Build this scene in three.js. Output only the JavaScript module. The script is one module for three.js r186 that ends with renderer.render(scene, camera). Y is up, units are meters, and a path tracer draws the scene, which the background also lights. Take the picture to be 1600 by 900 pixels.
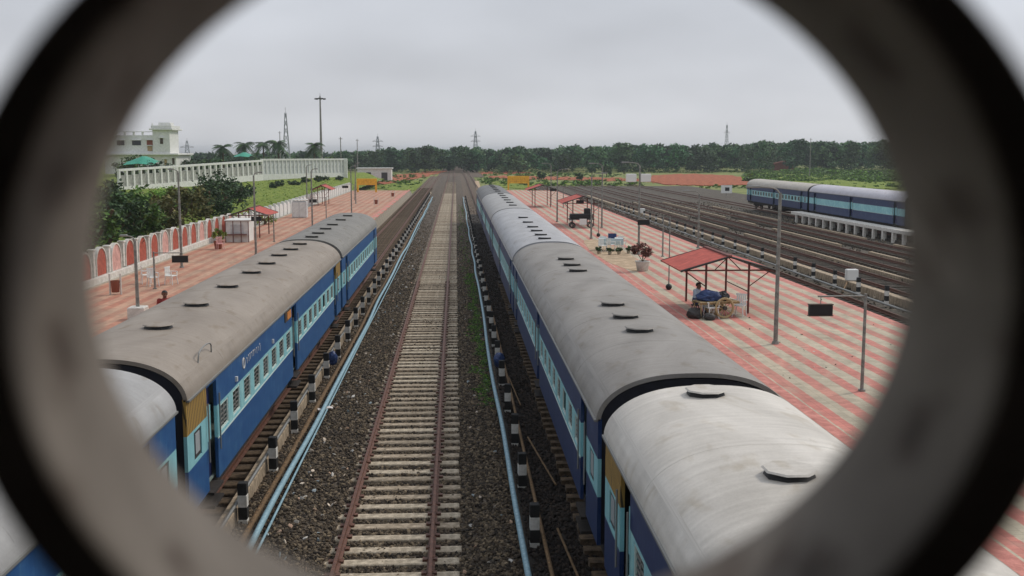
import * as THREE from 'three';
import { mergeGeometries, toCreasedNormals } from 'three/addons/utils/BufferGeometryUtils.js';
import { MarchingCubes } from 'three/addons/objects/MarchingCubes.js';
import { ImprovedNoise } from 'three/addons/math/ImprovedNoise.js';

// ---------------------------------------------------------------- camera
const scene = new THREE.Scene();
const F = 1650, H = 7.15, PITCH = Math.atan((450 - 238) / F), YAW = Math.atan((800 - 712) / F * Math.cos(PITCH));
const camera = new THREE.PerspectiveCamera(2 * Math.atan(450 / F) * 180 / Math.PI, 16 / 9, 0.02, 6000);
camera.position.set(0, H, 0);
const fwd = new THREE.Vector3(Math.sin(YAW) * Math.cos(PITCH), -Math.sin(PITCH), -Math.cos(YAW) * Math.cos(PITCH));
camera.lookAt(camera.position.clone().add(fwd));
camera.updateMatrixWorld(true);
camera.focus = 40;
camera.userData.fStop = 4.0;

// ---------------------------------------------------------------- sky, sun, exposure
const noise = new ImprovedNoise();
const fbm = (x, y, z, o = 4) => { let s = 0, a = 0.5, f = 1; for (let i = 0; i < o; i++) { s += a * noise.noise(x * f, y * f, z * f); a *= 0.5; f *= 2.03; } return s; };
const SUN = new THREE.Vector3(0.78, 0.88, -0.46).normalize();
{
  const W = 1024, HH = 512, d = new Float32Array(W * HH * 4);
  for (let j = 0; j < HH; j++) for (let i = 0; i < W; i++) {
    const el = ((j + 0.5) / HH - 0.5) * Math.PI, az = ((i + 0.5) / W - 0.5) * 2 * Math.PI;
    const c = Math.cos(el), x = c * Math.cos(az), y = Math.sin(el), z = c * Math.sin(az);
    const k = 1 / (Math.max(y, 0) + 0.22);
    const cl = fbm(x * k * 1.1 + 3.1, 2.2, z * k * 1.1, 5) + 0.5 * fbm(x * k * 0.45, 7.7, z * k * 0.45 + 1.4, 3);
    const toSun = Math.max(0, x * SUN.x + y * SUN.y + z * SUN.z);
    let L = 0.53 + 0.17 * cl + 0.20 * Math.pow(toSun, 3);
    const t = Math.min(1, Math.max(0, y) / 0.35);
    const warm = Math.pow(1 - t, 3);
    const o = (j * W + i) * 4;
    L += 0.05 * warm; d[o] = L * (0.93 + 0.06 * warm); d[o + 1] = L * (0.985 + 0.01 * warm); d[o + 2] = L * (1.085 - 0.06 * warm); d[o + 3] = 1;
    if (y < -0.02) { d[o] = 0.16; d[o + 1] = 0.16; d[o + 2] = 0.15; }
  }
  const t = new THREE.DataTexture(d, W, HH, THREE.RGBAFormat, THREE.FloatType);
  t.mapping = THREE.EquirectangularReflectionMapping; t.magFilter = THREE.LinearFilter; t.minFilter = THREE.LinearFilter; t.needsUpdate = true;
  scene.background = t; scene.environment = t;
}
const sun = new THREE.DirectionalLight(new THREE.Color(1, 0.93, 0.83), 1.5);
sun.position.copy(SUN).multiplyScalar(150).add(new THREE.Vector3(0, 0, -60));
sun.target.position.set(0, 0, -60);
sun.castShadow = true; sun.shadow.radius = 20; sun.shadow.mapSize.set(4096, 4096);
Object.assign(sun.shadow.camera, { left: -120, right: 120, top: 120, bottom: -120, near: 1, far: 400 });
scene.add(sun, sun.target);
scene.fog = new THREE.FogExp2(new THREE.Color(0.62, 0.66, 0.70), 0.00025);
const renderer = new THREE.WebGLRenderer({ antialias: true });
renderer.toneMapping = THREE.LinearToneMapping;
renderer.toneMappingExposure = 1.12;
renderer.shadowMap.enabled = true;

// ---------------------------------------------------------------- helpers
let seed = 1234567;
const rnd = () => { seed |= 0; seed = seed + 0x6D2B79F5 | 0; let t = Math.imul(seed ^ seed >>> 15, 1 | seed); t = t + Math.imul(t ^ t >>> 7, 61 | t) ^ t; return ((t ^ t >>> 14) >>> 0) / 4294967296; };
const rr = (a, b) => a + (b - a) * rnd();
const RIGHT = new THREE.Vector3().setFromMatrixColumn(camera.matrixWorld, 0), UP = new THREE.Vector3().setFromMatrixColumn(camera.matrixWorld, 1);
// a photo pixel gives a direction; the distance comes from the height of the surface it lies on, or from a known depth
function ray(x, y) { return fwd.clone().addScaledVector(RIGHT, (x - 800) / F).addScaledVector(UP, -(y - 450) / F); }
function onH(x, y, h) { const d = ray(x, y), t = (h - H) / d.y; return new THREE.Vector3(d.x * t, h, d.z * t); }
function atZ(x, y, Z) { const d = ray(x, y), t = -Z / d.z; return new THREE.Vector3(d.x * t, H + d.y * t, -Z); }

const used = {};
function numbered(n) { used[n] = (used[n] ?? -1) + 1; return used[n] ? n + '_' + String(used[n]).padStart(3, '0') : n; }
function uvMetres(g) {                                   // box-projected uv in metres
  if (g.userData.uvDone) return g;
  if (!g.attributes.normal) g.computeVertexNormals();
  const p = g.attributes.position, n = g.attributes.normal, uv = new Float32Array(p.count * 2);
  for (let i = 0; i < p.count; i++) {
    const ax = Math.abs(n.getX(i)), ay = Math.abs(n.getY(i)), az = Math.abs(n.getZ(i));
    if (ay >= ax && ay >= az) { uv[2 * i] = p.getX(i); uv[2 * i + 1] = -p.getZ(i); }
    else if (ax >= az) { uv[2 * i] = -p.getZ(i); uv[2 * i + 1] = p.getY(i); }
    else { uv[2 * i] = p.getX(i); uv[2 * i + 1] = p.getY(i); }
  }
  g.setAttribute('uv', new THREE.BufferAttribute(uv, 2)); g.userData.uvDone = true;
  return g;
}
function merge(list) {
  if (!Array.isArray(list)) return list;
  if (list.length === 1) return list[0];
  return mergeGeometries(list.map(g => { const q = g.index ? g.toNonIndexed() : g.clone(); for (const k of Object.keys(q.attributes)) if (!['position', 'normal', 'color'].includes(k)) q.deleteAttribute(k); return q; }));
}
function mesh(name, geos, mat, parent) {                 // one named part
  const g = merge(geos); if (mat.map && !g.userData.keepUV) uvMetres(g);
  const m = new THREE.Mesh(g, mat); m.name = name; m.castShadow = m.receiveShadow = true;
  if (parent) parent.add(m);
  return m;
}
function tag(o, label, category, group) { o.userData.label = label; o.userData.category = category; if (group) o.userData.group = group; return o; }
function thing(name, label, category, pos = [0, 0, 0], turn = 0, group) {
  const o = new THREE.Group(); o.name = numbered(name); o.position.set(pos[0], pos[1], pos[2]); o.rotation.y = turn; scene.add(o);
  return tag(o, label, category, group);
}
function solo(name, geos, mat, label, category, group) { const m = mesh(numbered(name), geos, mat, scene); return tag(m, label, category, group); }
function structure(name, geos, mat) { const m = mesh(numbered(name), geos, mat, scene); m.userData.kind = 'structure'; return m; }
function copyOf(src, pos, turn, label) { const c = src.clone(); c.userData = { ...src.userData }; c.name = numbered(src.name.replace(/_\d{3}$/, '')); scene.add(c); c.position.set(...pos); if (turn !== undefined) c.rotation.y = turn; if (label) c.userData.label = label; return c; }
const T = (g, x, y, z) => g.translate(x, y, z);
const box = (w, h, d, x = 0, y = 0, z = 0) => T(new THREE.BoxGeometry(w, h, d), x, y, z);
const cyl = (r0, r1, h, n, x = 0, y = 0, z = 0) => T(new THREE.CylinderGeometry(r0, r1, h, n), x, y, z);
function bar(a, b, r, n = 6) {                           // round bar between two points
  const A = new THREE.Vector3(...a), B = new THREE.Vector3(...b), d = B.clone().sub(A);
  const g = new THREE.CylinderGeometry(r, r, d.length(), n);
  g.applyQuaternion(new THREE.Quaternion().setFromUnitVectors(new THREE.Vector3(0, 1, 0), d.normalize()));
  return T(g, (A.x + B.x) / 2, (A.y + B.y) / 2, (A.z + B.z) / 2);
}
function bevBox(w, h, d, b, x = 0, y = 0, z = 0) {       // box with chamfered upright edges and top
  const s = new THREE.Shape(); const hw = w / 2 - b, hd = d / 2 - b;
  s.moveTo(-hw, -hd); s.lineTo(hw, -hd); s.lineTo(hw, hd); s.lineTo(-hw, hd); s.closePath();
  const g = new THREE.ExtrudeGeometry(s, { depth: h - 2 * b, bevelEnabled: true, bevelThickness: b, bevelSize: b, bevelSegments: 1, steps: 1 });
  g.rotateX(-Math.PI / 2); return T(g, x, y - h / 2 + b, z);
}
function tube(pts, r, seg = 40, n = 6) { return new THREE.TubeGeometry(new THREE.CatmullRomCurve3(pts.map(p => new THREE.Vector3(...p))), seg, r, n); }
function poly(pts, h, y0) {                              // flat-topped slab from [x, Z] corners
  const s = new THREE.Shape(pts.map(p => new THREE.Vector2(p[0], p[1])));
  const g = new THREE.ExtrudeGeometry(s, { depth: h, bevelEnabled: false }); g.rotateX(-Math.PI / 2); return T(g, 0, y0, 0);
}

// ---------------------------------------------------------------- procedural materials
const lin = (hex) => new THREE.Color(hex);
function tex(w, h, fn, rx = 1, ry = 1, srgb = true) {
  const d = new Uint8Array(w * h * 4);
  for (let j = 0; j < h; j++) for (let i = 0; i < w; i++) {
    const c = fn(i / w, j / h, i, j), o = (j * w + i) * 4;
    d[o] = Math.max(0, Math.min(255, c[0])); d[o + 1] = Math.max(0, Math.min(255, c[1])); d[o + 2] = Math.max(0, Math.min(255, c[2])); d[o + 3] = 255;
  }
  const t = new THREE.DataTexture(d, w, h); t.wrapS = t.wrapT = THREE.RepeatWrapping; t.magFilter = THREE.LinearFilter; t.minFilter = THREE.LinearMipmapLinearFilter; t.generateMipmaps = true;
  if (srgb) t.colorSpace = THREE.SRGBColorSpace; t.repeat.set(rx, ry); t.needsUpdate = true; return t;
}
const tau = Math.PI * 2;
const tfbm = (u, v, s, z, o = 4) => {                    // noise that tiles over the unit square
  const a = u * tau, b = v * tau, r = s / tau;
  return fbm(Math.cos(a) * r + 11.3, Math.sin(a) * r + Math.cos(b) * r * 1.01 + 5.7, Math.sin(b) * r + z, o);
};
function mottled(size, metres, base, vary, scale, z, fine = 14, o = 5) {
  return tex(size, size, (u, v) => {
    const a = tfbm(u, v, scale, z, o), b = tfbm(u, v, scale * 5, z + 9, 3), g = (rnd() - 0.5) * fine, w = a * 1.4 + b * 0.6;
    return [base[0] + vary[0] * w + g, base[1] + vary[1] * w + g, base[2] + vary[2] * w + g];
  }, 1 / metres, 1 / metres);
}
function livery(rgb, vary, z) {                           // enamel with rain-washed dust streaks
  return tex(360, 180, (u, v) => { const st = fbm(Math.cos(u * tau) * 9 + z, Math.sin(u * tau) * 9, v * 1.6 + z, 4), a = tfbm(u, v, 9, z, 4), g = (rnd() - 0.5) * 8, d = Math.max(0, st + 0.5 * a - 0.05), w = vary * (0.5 * a + 0.35 * st) + g; return [rgb[0] + w + 52 * d, rgb[1] + w + 38 * d, rgb[2] + w + 14 * d]; }, 1 / 5.3, 1 / 2.6);
}
const bumpNoise = (size, metres, scale, z) => tex(size, size, (u, v) => { const a = 128 + 160 * tfbm(u, v, scale, z, 4) + (rnd() - 0.5) * 60; return [a, a, a]; }, 1 / metres, 1 / metres, false);
const std = (p) => new THREE.MeshStandardMaterial({ roughness: 0.85, ...p });
const flat = (hex, rough = 0.8, metal = 0) => std({ color: lin(hex), roughness: rough, metalness: metal });

const stoneBump = bumpNoise(192, 0.9, 60, 3.3);
const M = {
  ballast: std({ map: mottled(360, 3.1, [86, 75, 63], [66, 58, 50], 34, 1.1, 70), bumpMap: stoneBump, bumpScale: 0.04, roughness: 0.95 }),
  oilyShade: std({ map: mottled(256, 2.7, [42, 36, 31], [34, 29, 24], 22, 5.1, 34), bumpMap: stoneBump, bumpScale: 0.03, roughness: 0.9 }),  // oil-stained ballast, with the shade beside the train painted into its colour
  dirt: std({ map: mottled(360, 5.3, [94, 80, 66], [52, 46, 40], 18, 7.1, 30), bumpMap: stoneBump, bumpScale: 0.02, roughness: 0.95 }),
  yard: std({ map: mottled(360, 6.1, [82, 75, 65], [62, 57, 50], 22, 8.3, 44), bumpMap: stoneBump, bumpScale: 0.03, roughness: 0.95 }),
  concrete: std({ map: mottled(360, 2.9, [168, 158, 142], [46, 46, 44], 9, 2.2, 16), roughness: 0.9 }),
  kerb: std({ map: mottled(256, 1.9, [160, 143, 121], [60, 56, 50], 9, 12.2, 20), roughness: 0.92 }),
  sleeper: [0, 1, 2].map(i => std({ map: mottled(128, 0.9, [[168, 152, 131], [150, 136, 117], [180, 166, 145]][i], [56, 54, 50], 7, 4.4 + i, 26), roughness: 0.95 })),
  sleeperOld: std({ map: mottled(128, 0.9, [96, 80, 62], [52, 44, 36], 7, 14.4, 26), roughness: 0.95 }),
  sleeperDark: std({ map: mottled(128, 0.9, [78, 71, 62], [46, 42, 38], 7, 15.4, 26), roughness: 0.95 }),
  rail: std({ map: mottled(128, 0.7, [104, 70, 56], [40, 28, 22], 9, 6.6, 18), roughness: 0.6, metalness: 0.35 }),
  whitewash: std({ map: mottled(256, 1.3, [212, 208, 200], [36, 36, 38], 8, 21, 10), roughness: 0.9 }),
  blackPaint: std({ map: mottled(128, 0.8, [34, 33, 32], [18, 18, 18], 8, 22, 8), roughness: 0.8 }),
  whiteWall: std({ map: mottled(256, 4.7, [220, 220, 216], [20, 20, 21], 12, 23, 6), roughness: 0.9 }),
  lattice: flat('#9aa0a2', 0.8),
  bluePipe: std({ map: mottled(256, 1.7, [136, 168, 180], [44, 42, 40], 12, 24, 12), roughness: 0.6 }),
  rustPipe: std({ map: mottled(128, 1.1, [112, 88, 60], [64, 52, 40], 9, 25, 18), roughness: 0.85 }),
  redRoof: std({ map: mottled(256, 2.3, [178, 74, 58], [30, 22, 20], 8, 26, 10), roughness: 0.7 }),
  redSteel: flat('#6a3a33', 0.7), darkSteel: flat('#3a3634', 0.6), greySteel: std({ color: lin('#8d8d8a'), roughness: 0.5, metalness: 0.3 }),
  steelPole: std({ map: mottled(128, 0.9, [138, 136, 130], [36, 34, 32], 8, 27, 10), roughness: 0.55, metalness: 0.2 }),
  black: flat('#121214', 0.6), boardFrame: flat('#4c3f33', 0.7),
  navy: std({ map: mottled(256, 1.6, [30, 40, 84], [16, 18, 26], 9, 28, 6), roughness: 0.5 }),
  shadedBlue: std({ map: livery([26, 52, 98], 24, 129), roughness: 0.45 }),  // coach blue made darker: shade of sides turned from the sun painted in
  blue: std({ map: livery([38, 88, 142], 28, 29), roughness: 0.42 }),
  cyan: std({ map: livery([142, 200, 208], 28, 30), roughness: 0.45 }),
  cream: flat('#cfe0da', 0.5), dark: flat('#0c0c0e', 0.4), interior: flat('#77857f', 0.9), shutter: flat('#5d6a6c', 0.6),
  bellows: flat('#0b0b0d', 0.85), endDark: std({ map: mottled(128, 1.6, [17, 18, 30], [10, 10, 12], 9, 128, 5), roughness: 0.7 }), under: std({ map: mottled(128, 1.2, [44, 38, 34], [24, 20, 18], 8, 31, 12), roughness: 0.9 }),
  wheel: std({ map: mottled(128, 0.8, [86, 66, 56], [30, 26, 22], 8, 32, 10), roughness: 0.6, metalness: 0.4 }),
  orange: flat('#c9803c', 0.6), yellowBoard: std({ map: mottled(256, 2.1, [226, 168, 44], [30, 34, 26], 5, 33, 8), roughness: 0.6 }),
  plastic: flat('#e6e6e2', 0.35), pinkPlastic: flat('#d9a9a4', 0.4),
  bluetarp: std({ map: mottled(128, 0.9, [36, 58, 104], [24, 26, 30], 8, 34, 8), roughness: 0.5 }),
  wood: std({ map: mottled(128, 0.8, [170, 146, 108], [44, 40, 34], 6, 35, 14), roughness: 0.8 }),
  terracotta: flat('#8a4f3c', 0.85), brickRed: std({ map: mottled(256, 1.7, [168, 84, 66], [40, 26, 24], 10, 36, 12), roughness: 0.9 }),
  glass: std({ color: lin('#1a2226'), roughness: 0.12 }), tarpGreen: std({ map: mottled(128, 1.9, [46, 148, 122], [30, 34, 32], 7, 37, 8), roughness: 0.6 }),
  bark: std({ map: mottled(128, 0.9, [92, 76, 58], [34, 30, 26], 8, 38, 14), roughness: 0.95 }),
  leaf: std({ vertexColors: true, roughness: 0.75, side: THREE.DoubleSide }),
  grassBank: std({ map: mottled(360, 9.1, [122, 140, 46], [54, 44, 22], 22, 39, 34), bumpMap: bumpNoise(256, 2.1, 40, 8.8), bumpScale: 0.12, roughness: 0.95 }),
  field: std({ map: mottled(360, 47, [120, 128, 66], [52, 36, 34], 14, 40, 26), roughness: 0.98 }),
  earth: std({ map: mottled(360, 13, [160, 88, 56], [56, 42, 34], 12, 41, 26), bumpMap: stoneBump, bumpScale: 0.05, roughness: 0.98 }),
  sand: std({ map: mottled(256, 4.1, [180, 156, 128], [48, 46, 42], 9, 42, 22), roughness: 0.95 }),
};
// the footbridge ring: weathered grey paint with brown stains
M.ring = std({ map: tex(512, 512, (u, v) => {
  const a = tfbm(u, v, 6, 51, 5), b = Math.max(0, tfbm(u, v, 9, 57, 4) - 0.13) * 3.4, g = (rnd() - 0.5) * 10;
  return [117 + 50 * a - 70 * b + g, 109 + 50 * a - 78 * b + g, 101 + 50 * a - 80 * b + g];
}, 1 / 0.35, 1 / 0.35), roughness: 0.75 });
// coach roofs: chalky grey paint, transverse run marks, lengthwise seam rust
function roofMat(rgb, z, vary = 30) {
  return std({ map: tex(256, 512, (u, v) => {
    const a = tfbm(u, v, 5, z, 5), st = tfbm(u * 1, v, 3, z + 3, 2), run = fbm(u * 3.0 + z, v * 90, z, 3), bl = Math.max(0, tfbm(u, v, 12, z + 6, 4) - 0.15) * 2.2, g = (rnd() - 0.5) * 9;
    const w = vary * (a * 1.0 + st * 0.5 + run * 0.55) - 26 * bl + g;
    return [rgb[0] + w, rgb[1] + w * 1.0 - 5 * bl, rgb[2] + w * 1.0 - 13 * bl];
  }, 1 / 3.7, 1 / 8.3), roughness: 0.62 });
}
const ROOF = { white: roofMat([203, 197, 188], 61, 34), grey: roofMat([138, 133, 127], 63, 24), pale: roofMat([170, 170, 172], 65, 20), pale2: roofMat([162, 161, 160], 66, 18), dim: roofMat([108, 108, 108], 67, 18), beige: roofMat([144, 133, 121], 69, 22), taupe: roofMat([124, 121, 115], 71, 18), silver: roofMat([192, 190, 198], 73, 14), sand: roofMat([184, 178, 168], 75, 16) };
// striped platform paving (pink and pale courses of small pavers), stripes run along the platform
function pavingMat(pink, pale, border, grime, z) {
  const t = tex(896, 1536, (u, v, i, j) => {
    const x = u * 11.2, y = v * 24;                        // metres
    const ph = ((x + 0.02 * fbm(x * 2, y * 2, z)) % 0.8) / 0.8;
    const wear = Math.max(0, Math.min(1, 3.2 * (tfbm(u, v, 20, z + 11, 5) - 0.06))) * 0.4; const c = ph < 0.47 ? pink.map((p, q) => p + (pale[q] - p) * wear) : pale;
    const tx = Math.floor(x / 0.2), ty = Math.floor((y + (tx % 2) * 0.1) / 0.2), id = Math.abs(Math.sin(tx * 12.9898 + ty * 78.233 + z) * 43758.5453) % 1;
    const k = 1 + (id - 0.5) * 0.1 + 0.22 * (id > 0.985 ? -0.6 : 0) + 0.2 * tfbm(u, v, 14, z, 5);
    const dirt = Math.max(0, Math.min(1, 0.25 + grime + 1.5 * tfbm(u, v, 7, z + 4, 5)));
    const ex = (x / 0.2) % 1, ey = ((y + (tx % 2) * 0.1) / 0.2) % 1, joint = (ex < 0.05 || ey < 0.05) ? 0.86 : 1;
    const g = (rnd() - 0.5) * 10, D = [176, 158, 134];
    return [0, 1, 2].map(q => ((c[q] * (1 - dirt * 0.45) + D[q] * dirt * 0.45) * k) * joint + g);
  }, 1 / 11.2, 1 / 24);
  return std({ map: t, roughness: 0.85 });
}
M.pavingR = pavingMat([194, 122, 110], [182, 171, 150], 0, 0.05, 81);
M.pavingL = pavingMat([176, 118, 96], [184, 142, 118], 0, 0.1, 83);
M.apron = std({ map: mottled(360, 4.9, [158, 150, 138], [40, 40, 40], 12, 84, 14), roughness: 0.9 });
M.border = std({ map: mottled(256, 2.7, [194, 126, 114], [40, 36, 34], 10, 85, 14), roughness: 0.85 });
// ---------------------------------------------------------------- the setting
const ss = (a, b, x) => { const t = Math.min(1, Math.max(0, (x - a) / (b - a))); return t * t * (3 - 2 * t); };
function sheet(x0, x1, Z0, Z1, nx, nz, hf) {               // height field over [x, Z]
  const pos = [], idx = [];
  for (let j = 0; j <= nz; j++) for (let i = 0; i <= nx; i++) { const x = x0 + (x1 - x0) * i / nx, Z = Z0 + (Z1 - Z0) * j / nz; pos.push(x, hf(x, Z), -Z); }
  for (let j = 0; j < nz; j++) for (let i = 0; i < nx; i++) { const a = j * (nx + 1) + i, b = a + 1, c = a + nx + 1, d = c + 1; idx.push(a, b, d, a, d, c); }
  const g = new THREE.BufferGeometry(); g.setAttribute('position', new THREE.Float32BufferAttribute(pos, 3)); g.setIndex(idx); g.computeVertexNormals(); return g;
}
structure('ground', sheet(-2200, 2200, -300, 4200, 60, 60, () => -0.6), M.field);
const TC = -1.33, TL = -6.08, TR = 3.7;                      // track centres
function bedH(x, Z) {
  const n = 0.035 * fbm(x * 1.7, 3.1, Z * 1.7, 3) + 0.03 * fbm(x * 0.4, 9.1, Z * 0.4, 2);
  let h = -0.225;
  if (x < -2.3) h = -0.225 + 0.115 * ss(-2.3, -2.5, x) - 0.1 * ss(-3.2, -4.0, x);
  if (x > 0.1) h = -0.225 + 0.03 * ss(0.1, 0.4, x) - 0.1 * ss(0.7, 1.3, x);
  if (x < -4.6) h = -0.24;
  return h + n;
}
structure('ballast_bed', sheet(-4.55, 1.3, 2, 70, 44, 420, bedH), M.ballast);
structure('ballast_bed', sheet(-4.55, 1.3, 70, 330, 20, 120, bedH), M.ballast);
structure('ballast_bed', sheet(-7.83, -4.55, -12, 330, 16, 340, (x, Z) => -0.235 + 0.04 * fbm(x * 1.5, 1, Z * 1.5, 3)), M.dirt);
structure('ballast_bed', sheet(1.3, 5.25, -12, 128, 18, 170, (x, Z) => -0.30 + 0.05 * fbm(x * 1.5, 4, Z * 1.5, 3)), M.oilyShade);
structure('ballast_bed', sheet(1.3, 5.25, 128, 330, 10, 120, (x, Z) => -0.30 + 0.05 * fbm(x * 1.5, 4, Z * 1.5, 3)), M.dirt);
structure('ballast_bed', sheet(-6, 9, 330, 720, 10, 30, () => -0.5), M.dirt);
structure('rail_yard_ground', sheet(16.4, 52, -12, 235, 60, 240, (x, Z) => -0.32 + 0.05 * fbm(x * 0.8, 6, Z * 0.8, 3) + 0.10 * fbm(x * 0.35, 8, Z * 0.05, 2)), M.yard);
// platforms: body, striped paving, apron strip, painted border, coping
function platform(name, x0, x1, Zend, paveX0, paveX1, pave, apronSide, hTop) {
  const p = structure(name, poly([[x0, -14], [x1, -14], [x1, Zend], [x0, Zend]], hTop + 0.5, -0.5), M.concrete);
  mesh('paving', sheet(paveX0, paveX1, -14, Zend - 0.2, 12, 110, (x, Z) => hTop + 0.008 + 0.003 * fbm(x * 0.3, 0, Z * 0.3)), pave, p);
  return p;
}
const PH = 0.84;
const platR = platform('platform_right', 5.3, 16.5, 178, 8.75, 16.25, M.pavingR, 1, PH);
mesh('apron', sheet(5.6, 8.42, -14, 177.8, 4, 110, () => PH + 0.008), M.apron, platR);
mesh('border_strip', sheet(8.42, 8.75, -14, 177.8, 1, 110, () => PH + 0.01), M.border, platR);
mesh('border_strip', sheet(16.25, 16.48, -14, 177.8, 1, 110, () => PH + 0.01), M.border, platR);
for (let k = 0; k < 96; k++) mesh('coping_stone', bevBox(0.34, 0.09, 1.98, 0.012, 5.42, PH + 0.03, -(-12 + k * 2)), k % 3 ? M.concrete : M.kerb, platR);
const platL = platform('platform_left', -17.3, -7.68, 178, -17.0, -8.32, M.pavingL, 1, PH);
mesh('border_strip', sheet(-8.32, -8.02, -14, 177.8, 1, 110, () => PH + 0.01), M.border, platL);
for (let k = 0; k < 96; k++) mesh('coping_stone', bevBox(0.34, 0.09, 1.98, 0.012, -7.84, PH + 0.03, -(-12 + k * 2)), k % 3 ? M.border : M.kerb, platL);
{ // ramp at the far end of each platform
  for (const [x0, x1] of [[5.3, 16.5], [-17.3, -7.68]]) {
    const s = new THREE.Shape([[178, -0.5], [178, PH], [190, -0.45], [190, -0.5]].map(p => new THREE.Vector2(...p)));
    const g = new THREE.ExtrudeGeometry(s, { depth: x1 - x0, bevelEnabled: false }); g.applyMatrix4(new THREE.Matrix4().makeBasis(new THREE.Vector3(0, 0, -1), new THREE.Vector3(0, 1, 0), new THREE.Vector3(1, 0, 0))); g.translate(x0, 0, 0);
    structure('platform_ramp', g, M.apron);
  }
}
// grassy bank behind the left platform
const bankH = (x, Z) => 0.75 + 0.5 * ss(-18, -21, x) + 1.0 * ss(150, 212, Z) * ss(-18.5, -23, x) + 0.5 * ss(-22, -40, x) * (1 - ss(150, 180, Z)) + 0.22 * fbm(x * 0.25, 1, Z * 0.25, 4);
structure('grass_bank', sheet(-130, -17.4, 10, 262, 110, 170, bankH), M.grassBank);
// earth and grass patches in the far field
function patch(name, mat, pts0, h = 0.05) { const pts = []; pts0.forEach((p, i) => { const q = pts0[(i + 1) % pts0.length], n = name === 'concrete_path' ? 1 : 14; for (let k = 0; k < n; k++) { const f = k / n, a = n > 1 ? Math.min(1, 4 * f * (1 - f)) : 0; pts.push([p[0] + (q[0] - p[0]) * f + a * rr(-5, 5), p[1] + (q[1] - p[1]) * f + a * rr(-0.9, 0.9)]); } }); const c = pts.map(p => onH(p[0], p[1], -0.5)); structure(name, poly(c.map(v => [v.x, -v.z]).map(([x, Z]) => [x, Z]), h, -0.6), mat); }
patch('red_earth', M.earth, [[1004, 282], [1020, 274], [1085, 271.5], [1175, 277], [1182, 289], [1110, 290], [1040, 288.5]], 0.18);
patch('red_earth', M.earth, [[760, 274.5], [840, 275.5], [930, 277], [1010, 279.5], [1006, 283], [900, 281.5], [770, 278]], 0.14);
patch('red_earth', M.earth, [[566, 283], [620, 273], [690, 266.5], [697, 268], [650, 279], [600, 288]], 0.16);
patch('red_earth', M.earth, [[750, 268.5], [800, 268], [830, 270], [790, 272], [752, 272]], 0.15);
patch('grass_verge', M.grassBank, [[562, 292], [600, 288.5], [652, 282], [664, 288], [648, 297], [620, 297.5]], 0.12);
patch('grass_verge', M.grassBank, [[770, 283], [860, 285], [960, 292], [1000, 300], [930, 303], [830, 296], [780, 292]], 0.12);
patch('grass_verge', M.grassBank, [[1180, 277], [1195, 268], [1420, 268], [1420, 296], [1300, 293], [1190, 287]], 0.2);
patch('concrete_path', M.sand, [[742, 284], [748, 284], [759, 322], [757, 336], [752, 330]], 0.34);

// ---------------------------------------------------------------- footbridge that the photograph is taken from
const ringZ0 = 0.30, ringZ1 = 0.378;
{
  const b = thing('footbridge', 'concrete footbridge with roof and back wall added for shade, grey ring in its railing', 'footbridge', [0, 0, 0]);
  mesh('deck', box(46, 0.25, 2.8, 0, 5.85, 1.1), M.under, b);
  mesh('roof_sheet', box(46, 0.08, 4.6, 0, 9.0, 1.7), M.darkSteel, b);  // unseen roof added to keep the ring's front rim in shade
  mesh('added_back_wall', box(46, 3.2, 0.08, 0, 7.4, 2.55), M.darkSteel, b);  // wall added behind the camera, out of view, to darken the rim
  mesh('girder', box(46, 0.5, 0.2, 0, 5.45, 0.0), M.darkSteel, b); mesh('girder', box(46, 0.5, 0.2, 0, 5.45, 2.2), M.darkSteel, b);
  for (const x of [-22, -11.6, 12.4, 22]) mesh('pier', box(0.5, 6, 2.0, x, 2.45, 1.1), M.concrete, b);
  for (const x of [-3.3, -1.1, 1.1, 3.3]) { mesh('post', box(0.07, 3.2, 0.07, x, 7.45, -0.34), M.darkSteel, b); }
  mesh('rail', bar([-6, H + 0.147, -0.34], [6, H + 0.147, -0.34], 0.018, 12), M.darkSteel, b);
  mesh('rail', bar([-6, H - 0.178, -0.34], [6, H - 0.178, -0.34], 0.018, 12), M.darkSteel, b);
  mesh('rail', bar([-6, H - 0.95, -0.34], [6, H - 0.95, -0.34], 0.018, 12), M.darkSteel, b);
}
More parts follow.
